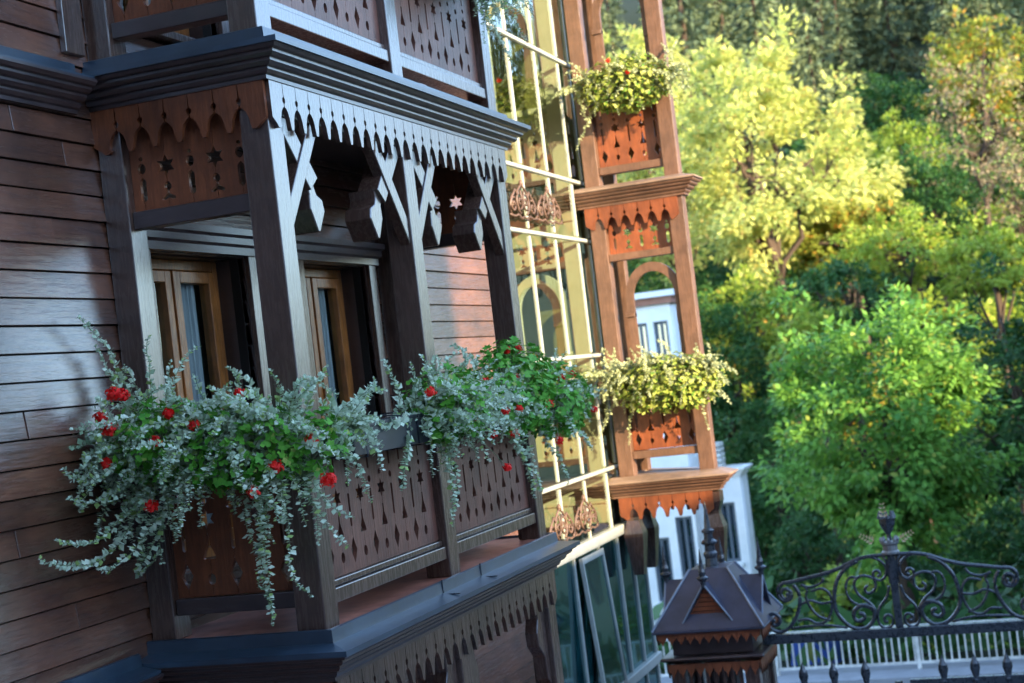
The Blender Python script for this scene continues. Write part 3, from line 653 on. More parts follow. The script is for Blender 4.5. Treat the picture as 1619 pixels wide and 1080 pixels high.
# ---------------------------------------------------------------- gate
G = [[(-0.887, -0.925), (-0.874, -0.954), (-0.908, -0.973), (-0.935, -0.937), (-0.923, -0.899), (-0.882, -0.89), (-0.848, -0.927), (-0.861, -0.973), (-0.918, -0.985), (-0.957, -0.943), (-0.955, -0.881), (-0.916, -0.844), (-0.836, -0.834), (-0.709, -0.812), (-0.55, -0.784), (-0.422, -0.746), (-0.294, -0.694), (-0.184, -0.671), (-0.03, -0.668)], [(-0.824, -0.858), (-0.786, -0.931), (-0.789, -1.025), (-0.833, -1.132), (-0.898, -1.214), (-0.981, -1.245), (-1.048, -1.213), (-1.076, -1.148), (-1.05, -1.099), (-1.002, -1.093), (-0.967, -1.131), (-0.98, -1.177), (-1.021, -1.186), (-1.033, -1.158), (-1.008, -1.144)], [(-0.884, -1.222), (-0.742, -1.212), (-0.587, -1.212), (-0.421, -1.242)], [(-0.762, -0.863), (-0.712, -0.905), (-0.731, -0.966), (-0.7, -1.062), (-0.639, -1.136), (-0.551, -1.172)], [(-0.683, -0.923), (-0.596, -0.905), (-0.539, -0.948), (-0.521, -1.027), (-0.544, -1.118), (-0.59, -1.178), (-0.662, -1.192), (-0.735, -1.153), (-0.821, -1.16)], [(-0.79, -1.033), (-0.7, -0.999), (-0.611, -1.029), (-0.514, -1.019)], [(-0.762, -0.863), (-0.687, -0.888), (-0.598, -0.863), (-0.57, -0.821)], [(-0.279, -0.703), (-0.377, -0.75), (-0.457, -0.845), (-0.493, -0.951), (-0.501, -1.075), (-0.458, -1.17), (-0.376, -1.245), (-0.286, -1.258), (-0.22, -1.216), (-0.189, -1.149), (-0.204, -1.086), (-0.278, -1.066), (-0.343, -1.1), (-0.358, -1.161), (-0.324, -1.194), (-0.275, -1.174), (-0.279, -1.138), (-0.309, -1.133)], [(-0.17, -1.18), (-0.177, -1.111), (-0.229, -1.038), (-0.298, -0.98), (-0.326, -0.9), (-0.296, -0.841), (-0.233, -0.826), (-0.161, -0.858), (-0.154, -0.92), (-0.186, -0.964), (-0.228, -0.969), (-0.243, -0.934), (-0.216, -0.908)], [(-0.394, -0.896), (-0.394, -0.958), (-0.364, -1.022), (-0.293, -1.069), (-0.22, -1.093), (-0.179, -1.157)], [(-0.394, -0.896), (-0.374, -0.851), (-0.341, -0.83), (-0.303, -0.837)], [(-0.184, -0.671), (-0.098, -0.708), (-0.053, -0.773), (-0.066, -0.841), (-0.11, -0.872), (-0.157, -0.85), (-0.158, -0.804), (-0.123, -0.791), (-0.104, -0.823), (-0.129, -0.84)], [(-0.045, -0.92), (-0.074, -1.01), (-0.136, -1.083), (-0.167, -1.158), (-0.158, -1.227), (-0.112, -1.265), (-0.06, -1.241), (-0.047, -1.188), (-0.076, -1.156), (-0.112, -1.173), (-0.113, -1.21), (-0.086, -1.212)]]
def smoothline(p, k=4):
    p = [np.array(q) for q in p]; out = []
    for i in range(len(p)-1):
        a = p[max(i-1, 0)]; b = p[i]; c = p[i+1]; d = p[min(i+2, len(p)-1)]
        for j in range(k):
            t = j/k; out.append(.5*((2*b)+(-a+c)*t+(2*a-5*b+4*c-d)*t*t+(-a+3*b-3*c+d)*t**3))
    out.append(p[-1]); return out
gate = thing('gate', (1.63, 7.0, -3), 'black wrought iron gate with scrolled crest and gilded crown post', 'gate')
for mside in (1, -1):
    mb = MB()
    for i, L in enumerate(G):
        rr = .017 if i in (0, 1, 7) else .012
        mb.tube([(1.63+mside*q[0], 7.0, q[1]) for q in smoothline(L)], rr, 6)
    mb.tube([(1.63+mside*x, 7.0, z) for x, z in [(-.08, -.66), (-.04, -.72), (-.03, -.9)]], .012, 6)
    obj('scroll', mb, IRON, gate, smooth=True)
obj('top_rail', MB().box(.50, 2.85, 6.96, 7.04, -1.34, -1.262), IRON, gate, .006)
obj('crest_post', MB().box(1.60, 1.66, 6.97, 7.03, -1.26, -.62), IRON, gate, .006)
mb = MB(); mb.lathe((1.63, 7.0, -.66), [(.072, 0), (.075, .015), (.06, .03), (.06, .07), (.075, .085), (.075, .10)], 14)
for i in range(8):
    a = i*math.pi/4; mb.lathe((1.63+.066*math.cos(a), 7.0+.066*math.sin(a), -.56), [(.012, 0), (.016, .015), (.004, .04)], 6)
obj('crown', mb, PEWTER, gate)
mb = MB(); mb.lathe((1.63, 7, -.55), [(.018, 0), (.018, .05), (.038, .08), (.062, .13), (.066, .19)], 8)
for i in range(8):
    a = i*math.pi/4+.2; mb.lathe((1.63+.057*math.cos(a), 7.0+.057*math.sin(a), -.37), [(.022, 0), (.016, .02), (.003, .06)], 6)
obj('cup', mb, IRON, gate)
mb = MB()
def leafspray(mb, p0, d, n, L, wd):
    d = Vector(d).normalized()
    for i in range(n):
        q = Vector(p0)+d*L*(i+.5)/n
        for s_ in (-1, 1):
            a = Vector((d.z*s_, 0, -d.x*s_))*.9+d*.6; a.normalize(); l = wd*(1-.5*i/n)
            b = q+a*l; n_ = Vector((0, 1, 0)); c = a.cross(n_)*l*.28
            mid_ = (q+b)/2; mb.add([q, mid_+c-n_*.006, b, mid_-c-n_*.006, mid_+n_*.008], [(0, 1, 4), (1, 2, 4), (2, 3, 4), (3, 0, 4)])
leafspray(mb, (1.52, 6.93, -.55), (-1, 0, .6), 5, .13, .045); leafspray(mb, (1.72, 6.93, -.55), (1, 0, .6), 5, .13, .045)
leafspray(mb, (1.62, 6.88, -.36), (0, 0, 1), 4, .13, .045)
obj('gilded_spray', mb, GOLD, gate)
for x in (.80, 1.05, 1.31, 1.93, 2.18, 2.43, 2.68, 1.57, 1.69):
    if 1.5 < x < 1.8: obj('bar', MB().box(x-.03, x+.03, 6.98, 7.02, -3, -1.70), IRON, gate); continue
    mb = MB(); mb.lathe((x, 7.0, -1.66), [(.026, -1.3), (.026, -.08), (.038, -.07), (.038, -.055), (.022, -.04), (.030, 0), (.040, .035), (.035, .075), (.020, .105), (.010, .13), (.003, .155)], 10)
    obj('spike', mb, IRON, gate, smooth=False)
obj('lower_panel', MB().box(.50, 1.60, 6.975, 7.025, -2.95, -1.80).box(1.66, 2.85, 6.975, 7.025, -2.95, -1.69), IRON, gate, .004)

fn = thing('iron_fence', (4.7, 7.0, -3), 'black iron fence of spear topped bars beyond the gate', 'fence')
for i in range(14):
    x = 3.02+i*.25; mb = MB(); mb.lathe((x, 7.0, -1.66), [(.018, -1.3), (.018, -.08), (.034, -.06), (.02, -.04), (.03, 0), (.036, .04), (.02, .10), (.003, .17)], 8); obj('spike', mb, IRON, fn)
obj('rail', MB().box(2.86, 6.5, 6.98, 7.02, -1.86, -1.80).box(2.86, 6.5, 6.98, 7.02, -2.8, -2.74), IRON, fn)
obj('post', MB().box(2.86, 2.98, 6.94, 7.06, -3, -1.1), IRON, fn, .006)

# ---------------------------------------------------------------- terrain
def sst(a, b, x): t = min(1, max(0, (x-a)/(b-a))); return t*t*(3-2*t)
def terr(x, y):
    z = -3.1
    z += -1.25*sst(8.5, 17, y) - 4.2*sst(21, 32, y)
    rise = max(0, y-46)
    mask = 1-sst(.22, .55, x/max(12., y+6))
    z += (1-mask)*16*sst(60, 160, math.hypot(x, y))*sst(.2, .6, (y+20)/(abs(x)+1))  # off-frame mound added so low reflections on the front turn dark
    z += mask*(.39*rise + 1.0*math.sin(y*.09+x*.13)*sst(50, 70, y)) + (1-mask)*(-.02*rise)
    return z
xs = np.concatenate([np.linspace(-500, -70, 12), np.linspace(-60, 60, 49), np.linspace(70, 900, 20)]); ys = np.concatenate([np.linspace(-300, -20, 10), np.linspace(-12, 45, 58), np.linspace(48, 170, 50), np.linspace(180, 1500, 20)])
V = [(x, y, terr(x, min(y, 230))) for y in ys for x in xs]; nx = len(xs)
g = MB(); g.add(V, [(j*nx+i, j*nx+i+1, (j+1)*nx+i+1, (j+1)*nx+i) for j in range(len(ys)-1) for i in range(nx-1)])
tag(obj('ground', g, GROUND, smooth=True), kind='structure')
tag(obj('courtyard', MB().box(-.8, 14, -20, 8.4, -3.04, -3.0), STONE), kind='structure')
tag(obj('road', MB().hexa([(-8, 12.5, -4.25), (26, 12.5, -4.1), (26, 18.9, -4.34), (-8, 18.9, -4.34), (-8, 12.5, -3.9), (26, 12.5, -3.9), (26, 18.9, -4.45), (-8, 18.9, -4.45)]), ROADM), kind='structure')
tag(obj('pavement', MB().box(-8, 26, 18.9, 19.9, -4.6, -4.19), STONE, bevel=.01), kind='structure')
rl = thing('railing', (0, 19.5, -4.19), 'pale metal railing with thin upright bars beyond the gate', 'railing')
mb = MB(); x = -4.0
while x < 6: mb.box(x-.012, x+.012, 19.49, 19.51, -4.08, -3.52); x += .113
obj('bars', mb, GREYM, rl)
for x in np.arange(-4.06, 6, 2.26): obj('post', MB().box(x-.03, x+.03, 19.47, 19.53, -4.19, -3.48), GREYM, rl)
obj('rail', MB().box(-4.1, 6.1, 19.475, 19.525, -4.11, -4.075).box(-4.1, 6.1, 19.475, 19.525, -3.52, -3.49), GREYM, rl)
tag(obj('tarpaulin', MB().hexa([(-1.9, 21.0, -4.6), (-1.0, 21.0, -4.6), (-1.0, 22.2, -4.6), (-1.9, 22.2, -4.6), (-1.8, 21.1, -3.95), (-1.15, 21.15, -4.0), (-1.15, 22.0, -3.95), (-1.85, 22.0, -3.9)]), BLUE, bevel=.06), 'blue covered stack behind the pale railing, left of the green tree', 'tarpaulin')

# ---------------------------------------------------------------- white building in the valley
wb = thing('white_building', (-6, 30, -8), 'white plastered building with tall windows seen through and below the far balcony', 'building')
def wallwin(name, x0, x1, y0, y1, z0_, z1_, wins, par):
    L = [[(x0, z0_), (x1, z0_), (x1, z1_), (x0, z1_)]]+[[(a, c), (b, c), (b, d), (a, d)] for a, b, c, d in wins]
    obj(name, sheet(L, .3, (0, y0+.15, 0), (1, 0, 0), (0, 0, 1)), WHITE, par)
    for a, b, c, d in wins:
        wf = obj('window', MB().box(a, a+.07, y0+.08, y0+.16, c, d).box(b-.07, b, y0+.08, y0+.16, c, d).box(a+.07, b-.07, y0+.08, y0+.16, d-.07, d).box(a+.07, b-.07, y0+.08, y0+.16, c, c+.07).box((a+b)/2-.03, (a+b)/2+.03, y0+.08, y0+.16, c+.07, d-.07), WFR, par)
        obj('pane', MB().box(a+.07, b-.07, y0+.12, y0+.13, c+.07, d-.07), WGL, wf)
        obj('sill', MB().box(a-.06, b+.06, y0-.08, y0-.001, c-.10, c-.02), WHITE, wf)
WFR = mat('window_frame_grey', (.10, .12, .14), .5, .4); WGL = glass('dark_pane', (.8, .9, 1), .1, (.01, .02, .03))
wallwin('wall', -8.2, -5.30, 30, 32, -8, 2.45, [(-6.26, -5.90, .7, 2.05), (-5.74, -5.40, .7, 2.05), (-6.95, -6.6, .7, 2.05), (-6.40, -5.98, -4.5, -3.0), (-5.78, -5.38, -4.1, -2.55)], wb)
obj('brick_frieze', MB().box(-8.3, -5.22, 29.9, 32.0, 2.452, 2.62), BRICK, wb)
obj('roof_edge', MB().box(-8.4, -5.14, 29.8, 32.1, 2.622, 2.76), WHITE, wb)
obj('side_wall', MB().box(-5.45, -5.30, 30.302, 32, -8, 2.45), WHITE, wb)
wallwin('wing_wall', -5.298, -4.22, 30.4, 34, -8, -1.75, [(-4.80, -4.42, -3.75, -2.35), (-4.80, -4.42, -5.8, -4.5)], wb)
obj('wing_side', MB().box(-4.37, -4.22, 30.702, 31.3, -8, -1.75), WHITE, wb)
obj('wing_cornice', MB().sweep([(-5.298, 30.4), (-4.22, 30.4), (-4.22, 31.3)], small_prof(-1.55, .19, .16)), WHITE, wb)
obj('wing_roof', MB().box(-5.29, -4.23, 30.45, 31.3, -1.60, -1.54), GREYM, wb)
st = MB()
for i in range(5): st.box(-4.98+.015*i, -4.68, 30.7, 31.2, -1.53+i*.12, -1.53+i*.12+.09)
obj('ventilator', st, GREYM, wb)

# ---------------------------------------------------------------- unseen blocks added to shade the scene and darken reflections (outside the frame)
nb = thing('tall_shade_block', (19, -17, -3), 'unseen tall block added across the courtyard to shade the near bay', 'house')  # unseen block added to cast the shadow edge beside the near bay
YE = 4.3-(20+.87)*math.tan(R_(SUN_AZ))
obj('wall', MB().box(14, 20, YE-22, YE, -3, 12), WHITE, nb); obj('roof', MB().box(13.8, 20.001, YE-22.5, YE-.001, 12.002, 12.6), TERRA, nb)
lw = thing('low_shade_block', (17, 4, -3), 'unseen low block added across the courtyard to shade the gate', 'house')  # unseen block added, its height set to shade gate and pendants
obj('wall', MB().box(14, 17, YE+.01, 13, -3, 3.85), WHITE, lw); obj('roof', MB().hexa([(13.9, YE+.01, 3.852), (17.2, YE+.01, 3.852), (17.2, 13, 3.852), (13.9, 13, 3.852), (15.4, YE+.2, 4.45), (15.7, YE+.2, 4.45), (15.7, 12.8, 4.45), (15.4, 12.8, 4.45)]), TERRA, lw)

rh = thing('rear_dark_block', (-1, -19, -3), 'unseen dark block added behind the viewpoint to darken reflections', 'house')  # added out of view so faces turned this way reflect dark
obj('wall', MB().box(-14, 11, -22, -16, -3, 7.5), TRIM, rh); obj('roof', MB().box(-14.5, 11.5, -22.5, -15.5, 7.502, 7.9), TERRA, rh)

yh = thing('valley_shade_block', (9, 25, -5), 'unseen pale yellow block added to shade the white building', 'house')  # added off-frame to shade the white building and valley trees
L_ = [[(21.5, -5), (40, -5), (40, 5.6), (21.5, 5.6)]]; wq = [(22.3+i*1.55, 23.1+i*1.55, z_, z_+1.5) for i in range(11) for z_ in (-3.2, -.2, 2.8)]
for a, b, c, d in wq: L_.append([(a, c), (b, c), (b, d), (a, d)])
obj('wall', sheet(L_, .3, (6.0, 0, 0), (0, 1, 0), (0, 0, 1)), YELW, yh)
obj('core', MB().box(6.2, 8.2, 21.5, 40, -5, 5.6), DARKIN, yh)
obj('end_wall', MB().box(5.86, 8.2, 21.3, 21.497, -5, 5.6), YELW, yh)
obj('roof', MB().hexa([(5.4, 21, 5.602), (8.7, 21, 5.602), (8.7, 40.5, 5.602), (5.4, 40.5, 5.602), (6.9, 22, 6.8), (7.2, 22, 6.8), (7.2, 39.5, 6.8), (6.9, 39.5, 6.8)]), TERRA, yh)
for a, b, c, d in wq: obj('window', MB().box(6.02, 6.06, a, b, c, d), WGL, yh)

tf = thing('reflection_screen', (6.6, 9, -3), 'unseen dark board screen added to block low reflections', 'fence')  # added off-frame to keep bright ground out of low reflections
for i in range(46): obj('board', MB().box(6.58, 6.62, -2+i*.5, -2+i*.5+.485, -2.95, .75), TRIM, tf)
obj('cap', MB().box(6.52, 6.68, -2, 21, .752, .80), TRIM, tf)

# ---------------------------------------------------------------- leaves
def leaves(mb, C, D, L, W, N=None, fold=0):
    """rhombus leaves: base C, direction D (unit), length L, width W"""
    C = np.asarray(C); n = len(C); D = D/np.linalg.norm(D, axis=1)[:, None]
    Rn = rng.normal(size=(n, 3)) if N is None else N+rng.normal(size=(n, 3))*.35
    Sd = np.cross(D, Rn); Sd /= np.linalg.norm(Sd, axis=1)[:, None]+1e-9
    L = np.broadcast_to(np.asarray(L, float).reshape(-1, 1), (n, 1)); W = np.broadcast_to(np.asarray(W, float).reshape(-1, 1), (n, 1))
    V = np.stack([C, C+D*L*.45+Sd*W*.5, C+D*L, C+D*L*.45-Sd*W*.5], 1).reshape(-1, 3)
    F = np.arange(4*n).reshape(n, 4); mb.add(V, F)
def crown_clumps(n, R, seed, inner=.5, lobes=None):
    rg = np.random.default_rng(seed); out = []
    lobes = lobes or [((0, 0, 0), 1.0)]
    # uneven outline: radius modulated by direction
    ph = rg.uniform(0, 6.28, 6)
    while len(out) < n:
        d = rg.normal(size=3); d /= np.linalg.norm(d)
        a = math.atan2(d[1], d[0]); m_ = 1+.16*math.sin(3*a+ph[0]+3*d[2])+.13*math.sin(5*a+ph[1]-4*d[2])+.10*math.sin(7*d[2]+ph[2]+2*a)
        r = (inner+(1-inner)*rg.random()**.6)*m_
        if d[2] < -.5: r *= .8
        out.append(d*r*np.array(R))
    return np.array(out)
def broadleaf(name, R, trunk_h, nclump, nleaf, leaf, cl_r, material, label, cat, seed, droop=.3, barkvis=5, group=None, flat=.6):
    """crown centre at local origin+trunk_h; returns thing at origin"""
    t = thing(name, (0, 0, 0), label, cat, group); rg = np.random.default_rng(seed)
    cl = crown_clumps(nclump, R, seed); mb = MB()
    for c in cl:
        k = int(nleaf*rg.uniform(.6, 1.4)); s = cl_r*rg.uniform(.6, 1.35)
        p = rg.normal(size=(k, 3)); p /= np.linalg.norm(p, axis=1)[:, None]; p *= (rg.random((k, 1))**.45)*s; p[:, 2] *= flat
        out = c/(np.linalg.norm(c)+1e-6)
        D = p/s*.8+out*.5+rg.normal(size=(k, 3))*.5; D[:, 2] -= droop
        N = np.tile(np.array([0, 0, 1.0])+out*.4, (k, 1))
        leaves(mb, p+c+[0, 0, trunk_h], D, leaf*rg.uniform(.6, 1.25, k), leaf*rg.uniform(.4, .75, k), N)
    obj('crown', mb, material, t)
    tr = MB(); base_r = max(.09, R[0]*.06)
    top = trunk_h-R[2]*.35
    wob = [(rg.uniform(-.1, .1)*R[0]*.3, rg.uniform(-.1, .1)*R[0]*.3, zz) for zz in np.linspace(0, top, 6)]; wob[0] = (0, 0, -.5)
    tr.tube(wob, list(np.linspace(base_r*1.5, base_r*.8, 6)), 8)
    for i in range(barkvis):
        tgt = cl[rg.integers(len(cl))]*.85+[0, 0, trunk_h]; p0 = np.array(wob[-1]) if i % 2 else np.array(wob[-2])
        pts = [p0+(tgt-p0)*s+np.array([0, 0, 1])*math.sin(s*math.pi)*.08*R[2]+rg.normal(size=3)*.03*R[0]*(0 < s < 1) for s in np.linspace(0, 1, 7)]
        tr.tube([tuple(q) for q in pts], list(np.linspace(base_r*.6, base_r*.12, 7)), 6)
        for j in (3, 4, 5):
            t2 = cl[rg.integers(len(cl))]+[0, 0, trunk_h]; q0 = pts[j]; t2 = q0+(t2-q0)*min(1, .35*R[0]/(np.linalg.norm(t2-q0)+1e-6))
            tr.tube([tuple(q0), tuple((q0+t2)/2+rg.normal(size=3)*.03*R[0]), tuple(t2)], [base_r*.25, base_r*.15, base_r*.05], 5)
    obj('trunk', tr, BARK, t, smooth=True)
    return t
def conifer(seed, h, r):
    t = thing('conifer', (0, 0, 0), 'haze tinted blue green conifer in the shaded forest on the far hillside', 'tree', 'conifers on the far hillside'); rg = np.random.default_rng(seed); mb = MB()
    n = 30
    for i in range(n):
        z = h*(.12+.88*i/n); rr = r*(1-i/n)**.85+.12
        for b in range(9):
            a = rg.uniform(0, 6.28); L = rr*rg.uniform(.7, 1.15); k = max(5, int(26*L/r))
            s = rg.random(k)**.7; C = np.stack([np.cos(a)*s*L, np.sin(a)*s*L, z-.28*L*s+rg.normal(size=k)*.10], 1)
            D = np.stack([np.cos(a)+rg.normal(size=k)*.6, np.sin(a)+rg.normal(size=k)*.6, -.5+rg.normal(size=k)*.3], 1)
            leaves(mb, C, D, rg.uniform(.35, .7, k), rg.uniform(.14, .28, k), np.tile([0, 0, 1.], (k, 1)))
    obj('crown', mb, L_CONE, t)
    obj('trunk', MB().tube([(0, 0, -.5), (0, 0, h*.5), (0, 0, h)], [.28, .18, .03], 7), BARK, t)
    return t
def place(o, x, y, z=None, rz=0, s=1.0):
    o.location = (x, y, terr(x, y) if z is None else z); o.rotation_euler = (0, 0, rz); o.scale = (s, s, s)

def spot(kind, x, y, zc, rx, rz, label, seed, dens=1.0):
    zb = terr(x, y); th = max(zc-zb, rz*.9)
    K = {'pale': (L_PALE, .27, .15), 'green': (L_GREEN, .13, .35), 'dark': (L_DARK, .19, .25), 'lime': (L_LIME, .20, .25), 'gold': (L_GOLD, .26, .2), 'bare': (L_BARE, .18, .1)}[kind]
    leaf = K[1]*(.6+.4*y/50) if kind != 'green' else .15*(.5+.5*y/22)
    cr = .165*(rx*rz)**.5 if kind != 'green' else .15*(rx*rz)**.5
    ncl = int((120 if kind not in ('green', 'pale') else 165 if kind == 'green' else 88)*dens); vol = cr**2/leaf**2
    nl = int(max(40, min(260, vol*16)))
    if kind == 'bare': nl = int(nl*.35)
    nm = {'pale': 'ash_tree', 'green': 'maple_tree', 'dark': 'broadleaf_tree', 'lime': 'broadleaf_tree', 'gold': 'autumn_tree', 'bare': 'withered_tree'}[kind]
    o = broadleaf(nm, (rx*.93, rx*.93, rz*.93), th, ncl, nl, leaf, cr, K[0], label, 'tree', seed, K[2], 14 if kind in ('bare', 'pale') else 9, flat=.65)
    place(o, x, y, zb); return o
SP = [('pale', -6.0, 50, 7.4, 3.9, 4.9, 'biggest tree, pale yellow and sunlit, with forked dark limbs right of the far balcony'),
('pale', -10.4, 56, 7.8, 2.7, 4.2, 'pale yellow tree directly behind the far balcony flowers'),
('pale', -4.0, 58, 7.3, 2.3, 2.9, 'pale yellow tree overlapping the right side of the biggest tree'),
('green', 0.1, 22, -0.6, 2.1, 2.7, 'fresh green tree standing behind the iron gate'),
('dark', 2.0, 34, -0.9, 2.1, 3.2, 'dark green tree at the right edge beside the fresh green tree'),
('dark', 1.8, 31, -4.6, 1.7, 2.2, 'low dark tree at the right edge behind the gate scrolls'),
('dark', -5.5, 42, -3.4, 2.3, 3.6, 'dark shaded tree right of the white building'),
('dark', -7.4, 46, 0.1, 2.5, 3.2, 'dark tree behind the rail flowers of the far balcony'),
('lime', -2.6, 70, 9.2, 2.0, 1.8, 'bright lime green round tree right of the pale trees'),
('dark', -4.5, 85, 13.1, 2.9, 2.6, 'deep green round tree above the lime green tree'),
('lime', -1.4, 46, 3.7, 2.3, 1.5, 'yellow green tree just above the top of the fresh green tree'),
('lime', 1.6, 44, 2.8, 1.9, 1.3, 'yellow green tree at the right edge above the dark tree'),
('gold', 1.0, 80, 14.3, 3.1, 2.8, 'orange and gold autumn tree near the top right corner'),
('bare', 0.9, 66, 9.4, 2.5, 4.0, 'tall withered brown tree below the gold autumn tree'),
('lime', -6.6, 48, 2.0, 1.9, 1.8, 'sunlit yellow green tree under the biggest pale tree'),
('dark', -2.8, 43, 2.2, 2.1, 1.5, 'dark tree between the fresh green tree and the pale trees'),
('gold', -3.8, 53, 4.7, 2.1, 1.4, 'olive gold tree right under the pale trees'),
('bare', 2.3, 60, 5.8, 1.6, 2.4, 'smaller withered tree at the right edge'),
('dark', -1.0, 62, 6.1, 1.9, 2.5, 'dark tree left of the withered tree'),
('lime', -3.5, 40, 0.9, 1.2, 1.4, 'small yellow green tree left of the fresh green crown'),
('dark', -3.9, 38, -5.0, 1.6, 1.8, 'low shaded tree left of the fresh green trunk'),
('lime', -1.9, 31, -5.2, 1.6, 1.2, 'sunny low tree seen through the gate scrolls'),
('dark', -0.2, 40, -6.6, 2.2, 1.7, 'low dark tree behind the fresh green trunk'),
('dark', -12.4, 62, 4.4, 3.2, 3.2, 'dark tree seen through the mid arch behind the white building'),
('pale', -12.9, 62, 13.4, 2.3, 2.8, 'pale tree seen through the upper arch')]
for i, (k, x, y, zc, rx, rz, lb) in enumerate(SP):
    spot(k, x, y, zc, rx, rz, lb, 100+i, 1.5 if i in (0, 3) else 1.0)
rg = np.random.default_rng(5); usedB = set()
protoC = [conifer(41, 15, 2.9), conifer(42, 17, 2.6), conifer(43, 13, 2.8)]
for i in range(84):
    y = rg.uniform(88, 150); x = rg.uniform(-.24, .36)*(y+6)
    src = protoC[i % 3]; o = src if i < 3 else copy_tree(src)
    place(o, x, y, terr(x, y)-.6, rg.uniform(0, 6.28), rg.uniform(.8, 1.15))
protoB = []
for j, (k, m_, lb) in enumerate((('dark', L_DARK, 'dark green broadleaf tree in the wood on the lower hillside'), ('lime', L_LIME, 'yellow green broadleaf tree in the wood on the lower hillside'), ('gold', L_GOLD, 'gold tinted broadleaf tree in the wood on the lower hillside'))):
    protoB.append(broadleaf('broadleaf_tree', (2.6, 2.6, 2.6), 3.6, 110, 90, .30, .75, m_, lb, 'tree', 60+j, .2, 6, group=lb.split(' in the')[0]+'s on the lower hillside'))
for i in range(110):
    y = rg.uniform(52, 100); x = rg.uniform(-.25, .40)*(y+6)
    j = 0 if (i % 5) < 3 or x > .09*(y+6) else (1 if i % 5 == 3 else 2)
    o = copy_tree(protoB[j]) if j in usedB else protoB[j]; usedB.add(j)
    place(o, x, y, terr(x, y)-.5, rg.uniform(0, 6.28), rg.uniform(.6, 1.25))
for i in range(26):   # low shaded wood in the valley floor
    y = rg.uniform(33, 50); x = rg.uniform(-.20, .30)*(y+6)
    if x < -3.2 and y < 41: continue
    o = copy_tree(protoB[0]); place(o, x, y, terr(x, y)-1.0, rg.uniform(0, 6.28), rg.uniform(.45, .85))
# undergrowth
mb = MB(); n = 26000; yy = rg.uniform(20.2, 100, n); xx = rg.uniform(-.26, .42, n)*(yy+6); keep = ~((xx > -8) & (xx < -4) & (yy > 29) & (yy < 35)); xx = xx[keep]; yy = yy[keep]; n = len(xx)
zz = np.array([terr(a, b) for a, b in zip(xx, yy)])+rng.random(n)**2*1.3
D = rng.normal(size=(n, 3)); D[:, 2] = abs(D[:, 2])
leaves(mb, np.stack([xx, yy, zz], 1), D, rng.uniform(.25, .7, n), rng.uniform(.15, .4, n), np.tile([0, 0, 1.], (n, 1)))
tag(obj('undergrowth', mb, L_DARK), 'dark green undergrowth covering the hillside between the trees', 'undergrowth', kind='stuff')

# ---------------------------------------------------------------- balcony plants
def stem_path(p0, d0, L, grav, wig, rg):
    p = np.array(p0, float); d = np.array(d0, float); d /= np.linalg.norm(d); pts = [p.copy()]; st = .02; n = max(4, int(L/st))
    for i in range(n):
        d = d+np.array([0, 0, -grav])+rg.normal(size=3)*wig; d /= np.linalg.norm(d); p = p+d*st; pts.append(p.copy())
    return np.array(pts)
def trailing_plant(label, pos, spread, n, axis, seed, explicit=(), material=None, Lr=(.18, .5), leaf=.031, outv=(0, -1, 0), group='silver trailing plants on the balcony rails'):
    """silver-leaved trailing plant rooted along a planter"""
    t = thing('trailing_plant', tuple(pos), label, 'plant', group); rg = np.random.default_rng(seed)
    ax = np.array(axis, float); out = np.array(outv, float); paths = []
    for i in range(n):
        s = rg.uniform(-.5, .5); base = np.array(pos)+ax*s*spread+out*rg.uniform(-.04, .06)
        d = out*rg.uniform(.15, 1.1)+ax*rg.normal()*.75+np.array([0, 0, rg.uniform(-.35, 1.35)])
        paths.append(stem_path(base, d, rg.uniform(*Lr), rg.uniform(.015, .12), .10, rg))
    for e in explicit:
        q = np.array(smoothline(e, 8)); paths.append(q+rg.normal(size=q.shape)*.003)
    st = MB(); C = []; D = []; N = []; Ls = []
    for q in paths:
        st.tube([tuple(a) for a in q[::2]], .0016, 3)
        seg = np.linalg.norm(np.diff(q, axis=0), axis=1); tot = seg.sum(); k = int(tot/.0095); cum = np.concatenate([[0], np.cumsum(seg)])
        if tot < .05: continue
        for j in range(k):
            s = (j+.5)/k*tot; i = min(np.searchsorted(cum, s)-1, len(q)-2); i = max(i, 0)
            c = q[i]+(q[i+1]-q[i])*((s-cum[i])/max(seg[i], 1e-6)); dr = (q[i+1]-q[i]); dr = dr/(np.linalg.norm(dr)+1e-9)
            for sg in (1, -1):
                sd = rg.normal(size=3); sd -= dr*sd.dot(dr); sd /= np.linalg.norm(sd)
                C.append(c); D.append(sd+dr*.45+np.array([0, 0, .25])); N.append(np.array([.15, -.35, 1.])); Ls.append(leaf*(1.15-.65*(j/k)**2)*rg.uniform(.5, 1.3))
    mb = MB(); C = np.array(C); Ls = np.array(Ls)
    leaves(mb, C, np.array(D), Ls, Ls*.85, np.array(N))
    obj('foliage', mb, material or L_SILVER, t); obj('stems', st, L_STEM, t)
    return t
